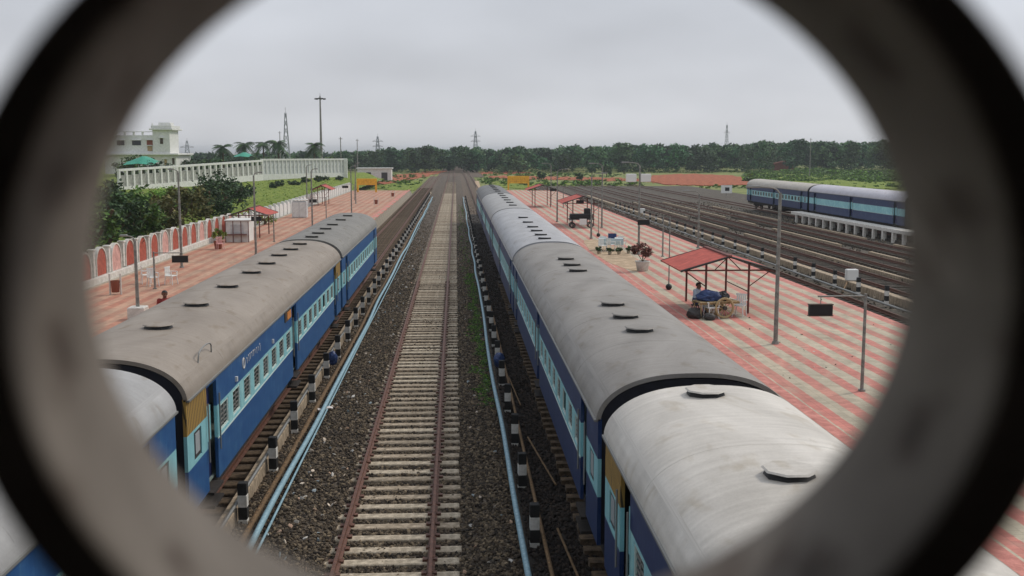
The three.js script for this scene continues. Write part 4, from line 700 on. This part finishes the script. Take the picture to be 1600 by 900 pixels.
// red roofed shelters
function shelter(label, x, Z, w, len, hEave, hRidge, over, turn = 0) {
  const t = thing('platform_shelter', label, 'shelter', [x, PH, -Z], turn, 'red roofed shelters');
  for (const s of [-1, 1]) { const S = new THREE.Shape([[0, hRidge], [s * w / 2, hEave], [s * w / 2, hEave - 0.05], [0, hRidge - 0.05]].map(p => new THREE.Vector2(...p))); const g = new THREE.ExtrudeGeometry(S, { depth: len, bevelEnabled: false }); mesh('roof_sheet', T(g, 0, 0, -len / 2), M.redRoof, t);
    for (const z of [-len / 2 - 0.01, len / 2 + 0.01]) mesh('edge_trim', bar([0, hRidge - 0.02, z], [s * (w / 2 + 0.02), hEave - 0.02, z], 0.045, 5), M.darkSteel, t); }
  mesh('ridge_cap', box(0.16, 0.06, len + 0.12, 0, hRidge + 0.01, 0), M.redSteel, t);
  const px = w / 2 - over, pz = len / 2 - 0.25;
  for (const sx of [-1, 1]) for (const sz of [-1, 1]) mesh('post', bar([sx * px, 0, sz * pz], [sx * px, hEave + (hRidge - hEave) * (1 - 2 * px / w) - 0.06, sz * pz], 0.045, 8), M.redSteel, t);
  for (const sz of [1]) { mesh('tie_beam', bar([-w / 2 + 0.1, hEave - 0.02, sz * pz], [w / 2 - 0.1, hEave - 0.02, sz * pz], 0.035, 6), M.redSteel, t); mesh('brace', [bar([px, hEave * 0.62, sz * pz], [w / 2 - 0.15, hEave, sz * pz], 0.022, 5), bar([-px, hEave * 0.62, sz * pz], [-w / 2 + 0.15, hEave, sz * pz], 0.022, 5), bar([0, hRidge - 0.06, sz * pz], [-px * 0.6, hEave, sz * pz], 0.02, 5), bar([0, hRidge - 0.06, sz * pz], [px * 0.6, hEave, sz * pz], 0.02, 5)], M.redSteel, t); }
  mesh('side_rail', bar([px, hEave * 0.5, -pz], [px, hEave * 0.5, pz], 0.022, 5), M.redSteel, t);
  return t;
}
shelter('large red gabled shelter over the handcart on pink stripes', 10.62, 42.4, 3.8, 4.0, 1.74, 2.3, 1.05);
shelter('second red gabled shelter on the pink platform, past the white seats', 10.9, 92.5, 3.6, 5, 2.0, 2.6, 0.9);
shelter('farthest red gabled shelter on the pink platform', 10.0, 124, 3.6, 5, 2.0, 2.6, 0.9);
shelter('red gabled shelter directly behind the white kiosk', -15.3, 81, 2.9, 4.4, 1.7, 2.2, 0.7);
shelter('red gabled shelter against the scalloped whitewashed wall', -16.0, 129, 2.4, 4.6, 1.9, 2.45, 0.8);
// handcart with load
{
  const c = onH(1128, 498, PH); c.z -= 0.45; const t = thing('handcart', 'wooden handcart with big spoked wheels under the large red shelter', 'handcart', [c.x, PH, c.z], 0.2);
  for (const s of [-1, 1]) {
    const wh = mesh('wheel', T(new THREE.TorusGeometry(0.36, 0.05, 8, 30), 0, 0.41, s * 0.45), M.wood, t); const sp = []; for (let i = 0; i < 10; i++) { const a = i / 10 * tau; sp.push(bar([0.06 * Math.cos(a), 0.41 + 0.06 * Math.sin(a), s * 0.45], [0.34 * Math.cos(a), 0.41 + 0.34 * Math.sin(a), s * 0.45], 0.018, 5)); }
    mesh('spokes', sp, M.wood, wh); mesh('hub', T(new THREE.CylinderGeometry(0.08, 0.08, 0.16, 12).rotateX(Math.PI / 2), 0, 0.41, s * 0.45), M.darkSteel, wh);
  }
  mesh('axle', bar([0, 0.41, -0.45], [0, 0.41, 0.45], 0.03), M.darkSteel, t);
  for (let i = 0; i < 6; i++) mesh('plank', box(1.6, 0.03, 0.125, -0.15, 0.63, -0.33 + i * 0.132), M.wood, t);
  mesh('frame', [box(1.7, 0.07, 0.05, -0.15, 0.58, -0.3), box(1.7, 0.07, 0.05, -0.15, 0.58, 0.3), bar([-0.9, 0.58, -0.3], [-0.9, 0, -0.3], 0.025), bar([-0.9, 0.58, 0.3], [-0.9, 0, 0.3], 0.025)], M.wood, t);
  const lump = (w, h, d, z) => { const g = new THREE.IcosahedronGeometry(0.5, 4), p = g.attributes.position; for (let i = 0; i < p.count; i++) { const k = 1 + 0.55 * fbm(p.getX(i) * 3, p.getY(i) * 3, p.getZ(i) * 3 + z, 4); p.setXYZ(i, p.getX(i) * w * k, Math.max(-0.3, p.getY(i)) * h * k, p.getZ(i) * d * k); } g.computeVertexNormals(); return g; };
  const lb = mesh(numbered('tarpaulin_load'), T(lump(0.95, 0.5, 0.75, 3), c.x - 0.42, PH + 0.8, c.z), M.bluetarp, scene); tag(lb, 'crumpled blue tarpaulin load on the handcart', 'tarpaulin');
  const bb = mesh(numbered('black_bag'), T(lump(0.5, 0.42, 0.4, 8), c.x + 0.12, PH + 0.78, c.z + 0.05), M.black, scene); tag(bb, 'black bag on the handcart over its wheel', 'bag');
}
// plastic chairs
const chairSrc = (() => {
  const t = thing('plastic_chair', 'white plastic chair', 'chair', [0, 0, 0], 0, 'white plastic chairs');
  mesh('seat', bevBox(0.42, 0.035, 0.42, 0.012, 0, 0.43, 0), M.plastic, t);
  const bg = []; for (let i = -2; i <= 2; i++) bg.push(box(0.055, 0.36, 0.02, i * 0.08, 0.64, -0.2)); bg.push(box(0.44, 0.07, 0.03, 0, 0.83, -0.21), box(0.44, 0.04, 0.03, 0, 0.47, -0.2)); mesh('backrest', bg, M.plastic, t);
  for (const sx of [-1, 1]) { for (const sz of [-1, 1]) mesh('leg', bar([sx * 0.18, 0.42, sz * 0.18], [sx * 0.22, 0, sz * 0.22], 0.022, 6), M.plastic, t); mesh('armrest', [box(0.045, 0.03, 0.42, sx * 0.225, 0.63, 0), box(0.04, 0.2, 0.03, sx * 0.225, 0.53, 0.18)], M.plastic, t); }
  return t;
})();
{ const spots = [[9.72, 39.5, 0.3, 'white plastic chair in front of the handcart'], [10.95, 40.0, -0.6, 'white plastic chair standing out beside the shelter post'], [9.3, 66.6, 0.4, null], [9.9, 67.2, 2.2, null], [10.5, 67.6, 1.0, null], [9.6, 68.6, 3.0, null], [10.8, 68.4, 0.2, null], [-14.4, 50.6, 0.6, 'white plastic chair under the hanging board by the fence'], [-15.0, 51.6, 2.0, 'white plastic chair close to the fence base near the board'], [-13.7, 51.2, 1.2, 'white plastic chair on the open side of the fence seats'], [10.0, 91, 0.3, 'white plastic chair under the second red shelter']];
  spots.forEach(([x, Z, a, l], i) => { const lab = l ?? 'white plastic chair in the cluster around the white table'; if (!i) { chairSrc.position.set(x, PH, -Z); chairSrc.rotation.y = a; chairSrc.userData.label = lab; } else { const c = copyOf(chairSrc, [x, PH, -Z], a, lab); } }); }
{ const t = thing('table', 'white table with a pale cloth among plastic chairs on pink platform', 'table', [10.0, PH, -67.9]); mesh('tabletop', bevBox(1.5, 0.05, 0.9, 0.015, 0, 0.74, 0), M.plastic, t); for (const sx of [-1, 1]) for (const sz of [-1, 1]) mesh('leg', box(0.05, 0.72, 0.05, sx * 0.66, 0.36, sz * 0.38), M.plastic, t); mesh('cloth', [box(1.54, 0.02, 0.94, 0, 0.776, 0), box(1.54, 0.4, 0.015, 0, 0.58, 0.472)], std({ color: lin('#b9c9cc') }), t);
  const b = thing('crate', 'dark blue crate on the white table', 'crate', [10.1, PH + 0.787, -67.9]); mesh('body', [box(0.5, 0.3, 0.02, 0, 0.15, 0.17), box(0.5, 0.3, 0.02, 0, 0.15, -0.17), box(0.02, 0.3, 0.32, 0.24, 0.15, 0), box(0.02, 0.3, 0.32, -0.24, 0.15, 0), box(0.46, 0.02, 0.32, 0, 0.01, 0)], M.bluetarp, b); }
{ const t = thing('cart', 'dark loaded trolley under the second red roofed shelter', 'trolley', [10.5, PH, -88.4]); mesh('bed', box(2.1, 0.1, 1.0, 0, 0.75, 0), M.darkSteel, t); mesh('load', [bevBox(1.9, 0.4, 0.8, 0.06, 0, 1.0, 0), bevBox(0.5, 0.5, 0.5, 0.06, 0.5, 1.4, 0)], M.black, t); for (const sx of [-1, 1]) for (const sz of [-1, 1]) { mesh('wheel', T(new THREE.TorusGeometry(0.2, 0.045, 6, 16), sx * 0.75, 0.245, sz * 0.4), M.darkSteel, t); mesh('leg', bar([sx * 0.75, 0.25, sz * 0.4], [sx * 0.75, 0.72, sz * 0.4], 0.03), M.darkSteel, t); } mesh('cloth', box(0.6, 0.5, 0.02, 0.1, 0.55, 0.52), M.plastic, t); }
// planters
function planter(label, x, Z, potMat, potR, potH, cols, w, h, leaves) { const t = thing('potted_plant', label, 'potted plant', [x, PH, -Z]); mesh('pot', new THREE.LatheGeometry([[0, 0], [potR * 0.75, 0], [potR, potH], [potR * 1.08, potH], [potR * 1.08, potH + 0.05], [potR * 0.92, potH + 0.05], [potR * 0.9, potH - 0.04], [0, potH - 0.04]].map(p => new THREE.Vector2(...p)), 20), potMat, t); mesh('stem', [bar([0, potH - 0.05, 0], [0.02, potH + h * 0.5, 0], 0.03), bar([0, potH, 0], [w * 0.25, potH + h * 0.6, 0.1], 0.018), bar([0, potH, 0], [-w * 0.25, potH + h * 0.6, -0.1], 0.018)], M.bark, t); mesh('leaves', leafGeo(leaves, crownClumps(14, w * 0.46, h * 0.42, w * 0.46, potH + h * 0.55, w * 0.16), 0.09, cols), M.leaf, t); }
planter('reddish leaved shrub in a white planter beside the large shelter', 9.95, 55.8, M.whitewash, 0.38, 0.5, RUSS, 1.35, 0.95, 800);
planter('yellow green plant in a clay pot beside the ornamental fence', -15.6, 70, M.terracotta, 0.28, 0.5, YELG, 1.0, 0.9, 500);
for (const [x, Z] of [[8.9, 65.4], [9.5, 64.8], [10.1, 65.0], [10.8, 65.6], [11.3, 66.2]]) planter('low green potted plant in front of the white table', x, Z, M.concrete, 0.12, 0.16, DARKG, 0.5, 0.28, 120);
scene.children.filter(o => o.userData.label === 'low green potted plant in front of the white table').forEach(o => { o.userData.group = 'pots before the white table'; });
copyOf(chairSrc, [-15.3, PH, -69.2], 0.5, 'pale pink plastic chair next to the yellow green potted plant').traverse(m => { if (m.isMesh) m.material = M.pinkPlastic; });
// kiosk, cabinet, bins
{ const t = thing('kiosk', 'small white kiosk with dark posts beside the ornamental fence', 'kiosk', [-15.45, PH, -76.4]); mesh('wall', bevBox(1.55, 1.5, 2.0, 0.02, 0, 0.75, 0), M.whiteWall, t); mesh('roof', bevBox(1.75, 0.08, 2.2, 0.02, 0, 1.55, 0), M.whiteWall, t); for (const x of [-0.78, -0.26, 0.3, 0.82]) mesh('post', bar([x, 0, 1.14], [x, 1.5, 1.14], 0.03), M.redSteel, t); mesh('shutter', box(0.9, 0.6, 0.03, 0, 0.95, 1.02), M.panelGrey, t); mesh('counter', box(1.4, 0.05, 0.35, 0, 0.56, 1.18), M.redSteel, t); }
{ const t = thing('cabinet', 'tall pale lilac cabinet standing against the scalloped wall', 'cabinet', [-15.2, PH, -104]); mesh('body', bevBox(1.4, 1.6, 1.0, 0.03, 0, 0.8, 0), M.panelGrey, t); mesh('door', box(0.6, 1.4, 0.02, -0.33, 0.8, 0.51), M.whiteWall, t); mesh('door', box(0.6, 1.4, 0.02, 0.33, 0.8, 0.51), M.whiteWall, t); mesh('cap', bevBox(1.5, 0.08, 1.1, 0.02, 0, 1.74, 0), M.whiteWall, t); }
for (const [x, Z, l] of [[-15.2, 47.6, 'small brown litter bin on a white post by the ornamental fence'], [-9.6, 128, 'small brown litter bin near the end of the brick coloured platform'], [-8.9, 150, 'small brown litter bin at the far tip of the brick platform']]) { const t = thing('litter_bin', l, 'litter bin', [x, PH, -Z]); mesh('bin', new THREE.LatheGeometry([[0, 0.12], [0.16, 0.12], [0.2, 0.62], [0.21, 0.64], [0.18, 0.63], [0.15, 0.2], [0, 0.2]].map(p => new THREE.Vector2(...p)), 14), M.terracotta, t); mesh('post', [bar([0.24, 0, 0], [0.24, 0.95, 0], 0.04), bar([-0.24, 0, 0], [-0.24, 0.95, 0], 0.04), bar([-0.24, 0.5, 0], [0.24, 0.5, 0], 0.02)], M.whitewash, t); }
for (const [x, Z, l] of [[12.6, 27.2, 'white box on the kerb post']]) { }
{ const p = onH(1330, 446, -0.2), t = thing('equipment_box', 'white equipment box on legs among the banded posts in the yard', 'box', [p.x, -0.35, p.z]); mesh('body', bevBox(0.62, 0.62, 0.4, 0.03, 0, 0.75, 0), M.plastic, t); for (const s of [-0.22, 0.22]) mesh('leg', box(0.06, 0.48, 0.06, s, 0.22, 0), M.steelPole, t); mesh('yellow_bar', bar([-0.3, 0.4, 0.2], [-1.5, 0.05, 2.6], 0.05), M.rustPipe, t); }
{ const p = onH(1135, 306, -0.3), t = thing('yard_sign', 'white square yard sign with a black centre on a post', 'sign', [p.x, -0.35, p.z]); mesh('panel', box(1.9, 1.35, 0.1, 0, 1.2, 0), M.plastic, t); mesh('black_square', box(0.75, 0.6, 0.03, 0.1, 1.2, 0.06), M.black, t); mesh('post', bar([0, 0, -0.08], [0, 0.8, -0.08], 0.06), M.steelPole, t); }
{ const p = onH(1004, 338, -0.3), t = thing('yard_box', 'small white relay box among the yard posts behind the floodlight post', 'box', [p.x, -0.35, p.z]); mesh('body', bevBox(0.5, 0.55, 0.4, 0.03, 0, 0.7, 0), M.plastic, t); mesh('leg', box(0.12, 0.5, 0.12, 0, 0.22, 0), M.steelPole, t); }
// yellow station boards (their writing cannot be made out)
function stationBoard(label, px, pyTop, pyBot, Z, wpx) { const a = atZ(px, pyTop, Z), w = wpx / F * Z, h = (pyBot - pyTop) / F * Z, y0 = Z > 178 ? -0.5 : PH, t = thing('station_board', label, 'station board', [a.x, y0, -Z]); const hb = a.y - y0; mesh('board', bevBox(w, h, 0.12, 0.03, 0, hb - h / 2, 0), M.yellowBoard, t); for (const s of [-1, 1]) mesh('post', bevBox(0.3, hb + 0.1, 0.26, 0.03, s * (w / 2 - 0.1), hb / 2 - 0.05, -0.05), M.yellowBoard, t); const st = []; for (const r of [0.28, 0.5, 0.74]) for (let i = 0; i < 9; i++) st.push(box(w * rr(0.02, 0.06), h * 0.07, 0.006, -w * 0.36 + i * w * 0.09, hb - h * r, 0.062)); mesh('faded_print', st, std({ color: lin('#b98a2e') }), t); }
stationBoard('yellow station board on two posts past the pink platform end', 810, 275, 286.5, 186, 33);
stationBoard('yellow station board by the end of the scalloped wall', 573, 279, 289, 170, 30);
{ const p = onH(594, 283, -0.5), t = thing('shed', 'low white flat roofed shed beyond the brick platform', 'building', [p.x, -0.6, p.z]); mesh('wall', bevBox(9, 3.4, 5, 0.04, -1.5, 1.7, -2), M.whiteWall, t); mesh('roof', bevBox(9.6, 0.25, 5.6, 0.04, -1.5, 3.5, -2), M.whiteWall, t); mesh('doorway', box(1.6, 2.4, 0.1, 1.2, 1.2, 0.52), M.darkSteel, t); mesh('window', box(1.2, 0.9, 0.1, -3, 2, 0.52), M.glass, t); }
for (const [px, py, w, h, m, l] of [[731, 259, 4, 2.0, M.whiteWall, 'tiny white hut beside the track under the wood'], [756, 259, 5, 1.4, M.panelGrey, 'tiny pale grey hut at the edge of the wood'], [1225, 266, 9, 3.0, M.terracotta, 'rusty brown shack before the wood behind the parked coaches'], [960, 258, 12, 2.0, M.panelGrey, 'long pale shed roof at the edge of the wood']]) { const p = onH(px, py, -0.6), t = thing('hut', l, 'hut', [p.x, -0.6, p.z]); mesh('wall', box(w, h, 4, 0, h / 2, 0), m, t); const S = new THREE.Shape([[-w / 2 - 0.3, h], [w / 2 + 0.3, h], [0, h + 1.1]].map(q => new THREE.Vector2(...q))); mesh('roof', T(new THREE.ExtrudeGeometry(S, { depth: 4.6, bevelEnabled: false }), 0, 0.003, -2.3), m, t); mesh('door', box(0.9, h * 0.8, 0.06, w * 0.2, h * 0.4, 2.02), M.darkSteel, t); }
//#PEOPLE
[[-17.0, 45.5, 1.5, 1.3, YELG, 'yellowish shrub growing against the fence beside the litter bin'], [-16.9, 82.5, 1.0, 1.5, YELG, 'dry yellowish shrub between the kiosk shelter and the scalloped wall'], [-16.8, 94, 0.9, 2.2, YELG, 'low dry shrub at the foot of the scalloped wall']].forEach(([x, Z, h, w, c, l]) => tree('fence_shrub', l, 'shrub', x, PH, Z, h, w, c, 420, 0.1));
{ const pts = []; for (let i = 0; i < 40; i++) { const a = i / 40 * tau, k = 1 + 0.35 * fbm(Math.cos(a) * 2, 1.2, Math.sin(a) * 2, 3); pts.push([9.75 + 1.05 * k * Math.cos(a), 66 + 10.5 * k * Math.sin(a)]); } const m = mesh('bare_earth', poly(pts, 0.01, PH + 0.008), M.sand, platR); }
for (const [dx, dz, s, l] of [[-1.0, 0.25, 0.3, 'dark bundle on the ground at the end of the handcart'], [-0.55, 0.75, 0.2, 'small dark bundle on the ground beside the white chair']]) { const c = onH(1128, 498, PH), g = new THREE.IcosahedronGeometry(s, 3), p = g.attributes.position; for (let i = 0; i < p.count; i++) { const k = 1 + 0.5 * fbm(p.getX(i) * 5 + dx, p.getY(i) * 5, p.getZ(i) * 5, 3); p.setXYZ(i, p.getX(i) * k * 1.1, Math.max(-s * 0.55, p.getY(i) * k * 0.8), p.getZ(i) * k); } g.computeVertexNormals(); solo('bundle', T(g, c.x + dx, PH + s * 0.57, c.z - 0.45 + dz), M.darkSteel, l, 'bundle'); }
// ---------------------------------------------------------------- people
function fieldMesh(bones, c, half, res, k) {
  const mc = new MarchingCubes(res, new THREE.MeshBasicMaterial(), false, false, 120000); mc.isolation = 0;
  const n = mc.size, hs = n / 2, col = new THREE.Color();
  const B = bones.map(b => { const d = [b[4] - b[0], b[5] - b[1], b[6] - b[2]]; return { b, d, l2: d[0] ** 2 + d[1] ** 2 + d[2] ** 2 || 1e-9 }; });
  const dist = ({ b, d, l2 }, x, y, z) => { let t = ((x - b[0]) * d[0] + (y - b[1]) * d[1] + (z - b[2]) * d[2]) / l2; t = t < 0 ? 0 : t > 1 ? 1 : t; return Math.hypot(x - b[0] - t * d[0], y - b[1] - t * d[1], z - b[2] - t * d[2]) - (b[3] + (b[7] - b[3]) * t); };
  for (let q = 0; q < n; q++) for (let j = 0; j < n; j++) for (let i = 0; i < n; i++) {
    const x = c[0] + (i - hs) / hs * half, y = c[1] + (j - hs) / hs * half, z = c[2] + (q - hs) / hs * half; let s = 0, m = 1e9;
    for (const o of B) { const v = dist(o, x, y, z); if (v < m) m = v; if (v < 8 * k) s += Math.exp(-v / k); }
    mc.field[i + j * n + q * n * n] = s > 1e-20 ? k * Math.log(s) : -m;
  }
  mc.update();
  const cnt = mc.count, pos = new Float32Array(cnt * 3), nor = new Float32Array(cnt * 3), cl = new Float32Array(cnt * 3);
  for (let v = 0; v < cnt; v++) {
    const x = c[0] + mc.positionArray[v * 3] * half, y = c[1] + mc.positionArray[v * 3 + 1] * half, z = c[2] + mc.positionArray[v * 3 + 2] * half;
    pos.set([x, y, z], v * 3); nor.set([mc.normalArray[v * 3], mc.normalArray[v * 3 + 1], mc.normalArray[v * 3 + 2]], v * 3);
    let m = 1e9, best = B[0]; for (const o of B) { const d = dist(o, x, y, z); if (d < m) { m = d; best = o; } } col.set(best.b[8]); cl.set([col.r, col.g, col.b], v * 3);
  }
  const g = new THREE.BufferGeometry(); g.setAttribute('position', new THREE.BufferAttribute(pos, 3)); g.setAttribute('normal', new THREE.BufferAttribute(nor, 3)); g.setAttribute('color', new THREE.BufferAttribute(cl, 3)); g.deleteAttribute('uv'); g.computeVertexNormals(); return g;
}
function person(label, pos, turn, J, C) {                 // J: joints in metres, facing +z
  const t = thing('person', label, 'person', pos, turn), cap = (a, ra, b, rb, c) => [...J[a], ra, ...J[b], rb, c], body = [];
  body.push(cap('pelvis', 0.135, 'waist', 0.125, C.trousers), cap('waist', 0.125, 'chest', 0.15, C.shirt), cap('chest', 0.11, 'neck', 0.06, C.shirt), cap('neck', 0.055, 'head', 0.06, C.skin));
  const hands = [];
  for (const s of ['L', 'R']) {
    body.push([...J.chest, 0.12, ...J['sh' + s], 0.075, C.shirt], cap('sh' + s, 0.07, 'el' + s, 0.048, C.shirt), cap('el' + s, 0.045, 'wr' + s, 0.03, C.skin), [...J.pelvis, 0.12, ...J['hip' + s], 0.1, C.trousers], cap('hip' + s, 0.095, 'kn' + s, 0.065, C.trousers), cap('kn' + s, 0.06, 'an' + s, 0.042, C.trousers), [...J['an' + s], 0.04, J['an' + s][0], J['an' + s][1] - 0.045, J['an' + s][2] + 0.15, 0.03, C.shoe]);
    const W = new THREE.Vector3(...J['wr' + s]), D = W.clone().sub(new THREE.Vector3(...J['el' + s])).normalize(), S = new THREE.Vector3(s === 'L' ? 1 : -1, 0, 0), X = new THREE.Vector3().crossVectors(D, S).normalize(), sd = new THREE.Vector3().crossVectors(X, D).normalize(), hb = [], at = (a, b, c) => { const p = W.clone().addScaledVector(D, a).addScaledVector(X, b).addScaledVector(sd, c); return [p.x, p.y, p.z]; };
    for (let f = 0; f < 4; f++) { const off = (f - 1.5) * 0.021, len = [0.062, 0.075, 0.07, 0.054][f]; hb.push([...at(0.01, off * 0.5, 0), 0.02, ...at(0.085, off, 0), 0.013, C.skin], [...at(0.085, off, 0), 0.011, ...at(0.085 + len * 0.55, off, -0.012), 0.0095, C.skin], [...at(0.085 + len * 0.55, off, -0.012), 0.0095, ...at(0.085 + len, off, -0.035), 0.008, C.skin]); }
    hb.push([...at(0.025, -0.025, 0), 0.013, ...at(0.06, -0.055, -0.012), 0.011, C.skin], [...at(0.06, -0.055, -0.012), 0.011, ...at(0.085, -0.062, -0.03), 0.009, C.skin], [...at(-0.03, 0, 0), 0.03, ...at(0.02, 0, 0), 0.026, C.skin]);
    hands.push(fieldMesh(hb, at(0.06, 0, -0.01), 0.125, 52, 0.003));
  }
  const h = J.head, P = (x, y, z) => [h[0] + x, h[1] + y, h[2] + z];
  const hd = [[...P(0, 0.02, -0.01), 0.088, ...P(0, -0.055, 0.025), 0.06, C.skin], [...P(0, 0.045, 0.02), 0.07, ...P(0, 0.045, -0.03), 0.082, C.skin], [...P(0, 0.0, 0.09), 0.01, ...P(0, -0.025, 0.105), 0.014, C.skin], [...P(0.085, -0.005, -0.005), 0.014, ...P(0.09, 0.02, -0.015), 0.014, C.skin], [...P(-0.085, -0.005, -0.005), 0.014, ...P(-0.09, 0.02, -0.015), 0.014, C.skin], [...P(-0.022, -0.055, 0.078), 0.01, ...P(0.022, -0.055, 0.078), 0.01, '#7a4438'], [...P(0, -0.09, 0.055), 0.024, ...P(0, -0.09, 0.05), 0.024, C.skin], [...P(0, -0.06, -0.02), 0.055, ...P(0, -0.17, -0.02), 0.055, C.skin]];
  const geos = [fieldMesh(body, [J.pelvis[0], J.mid, J.pelvis[2]], J.half, 84, 0.012), fieldMesh(hd, P(0, -0.01, 0), 0.19, 56, 0.006), ...hands];
  mesh('body', mergeGeometries(geos), std({ vertexColors: true, roughness: 0.8 }), t);
  const ey = []; for (const s of [-1, 1]) ey.push(T(new THREE.SphereGeometry(0.011, 10, 8), h[0] + s * 0.033, h[1] + 0.008, h[2] + 0.079)); mesh('eyes', ey, M.dark, t);
  const hg = new THREE.SphereGeometry(0.108, 24, 16); const p = hg.attributes.position; for (let i = 0; i < p.count; i++) { const x = p.getX(i), y = p.getY(i), z = p.getZ(i), cut = z > 0.02 ? 0.045 : -0.045; const k = 1 + 0.05 * fbm(x * 40, y * 40, z * 40, 2); p.setXYZ(i, x * k * 0.92, Math.max(y, cut) * k, z * k * 1.02); } hg.computeVertexNormals(); mesh('hair', T(hg, h[0], h[1] + 0.035, h[2] - 0.012), flat('#14110f', 0.6), t);
}
const standJ = { pelvis: [0, 0.92, 0], waist: [0, 1.06, 0], chest: [0, 1.27, 0], neck: [0, 1.42, 0], head: [0, 1.56, 0.02], shL: [0.18, 1.36, 0], shR: [-0.18, 1.36, 0], elL: [0.25, 1.1, -0.02], elR: [-0.26, 1.1, 0.02], wrL: [0.26, 0.87, 0.06], wrR: [-0.25, 0.9, 0.14], hipL: [0.09, 0.86, 0], hipR: [-0.09, 0.86, 0], knL: [0.1, 0.48, 0.03], knR: [-0.1, 0.48, 0.05], anL: [0.11, 0.085, -0.03], anR: [-0.11, 0.085, 0.04], mid: 0.85, half: 0.92 };
const sitJ = { pelvis: [0, 0.46, 0], waist: [0, 0.6, 0.02], chest: [0, 0.8, 0.06], neck: [0, 0.95, 0.09], head: [0, 1.08, 0.13], shL: [0.18, 0.89, 0.06], shR: [-0.18, 0.89, 0.06], elL: [0.24, 0.67, 0.16], elR: [-0.24, 0.67, 0.16], wrL: [0.14, 0.6, 0.38], wrR: [-0.14, 0.6, 0.38], hipL: [0.1, 0.45, 0.04], hipR: [-0.1, 0.45, 0.04], knL: [0.13, 0.47, 0.45], knR: [-0.13, 0.47, 0.45], anL: [0.13, 0.085, 0.42], anR: [-0.13, 0.085, 0.46], mid: 0.6, half: 0.68 };
{ const p = onH(257, 459, 2.42); person('person with dark hair in a red shirt standing beside the blue coach', [p.x, PH, p.z], 0.5, standJ, { shirt: '#8a2a26', trousers: '#2a2a30', skin: '#7a5240', shoe: '#201a18' }); }
{ const p = onH(1087, 489, PH); person('person in a pale blue shirt sitting low beside the handcart', [p.x, PH, p.z - 0.1], 0.9, sitJ, { shirt: '#b9c6d4', trousers: '#31436e', skin: '#7a5240', shoe: '#1a1716' });
  const s = thing('stool', 'low dark stool under the person in pale blue shirt', 'stool', [p.x, PH, p.z - 0.1], 0.9); mesh('seat', cyl(0.17, 0.16, 0.04, 18, 0, 0.31, 0), M.darkSteel, s); for (const a of [0.8, 2.37, 3.94, 5.5]) mesh('leg', bar([0.12 * Math.cos(a), 0.3, 0.12 * Math.sin(a)], [0.17 * Math.cos(a), 0, 0.17 * Math.sin(a)], 0.016), M.darkSteel, s); }

renderer.render(scene, camera);
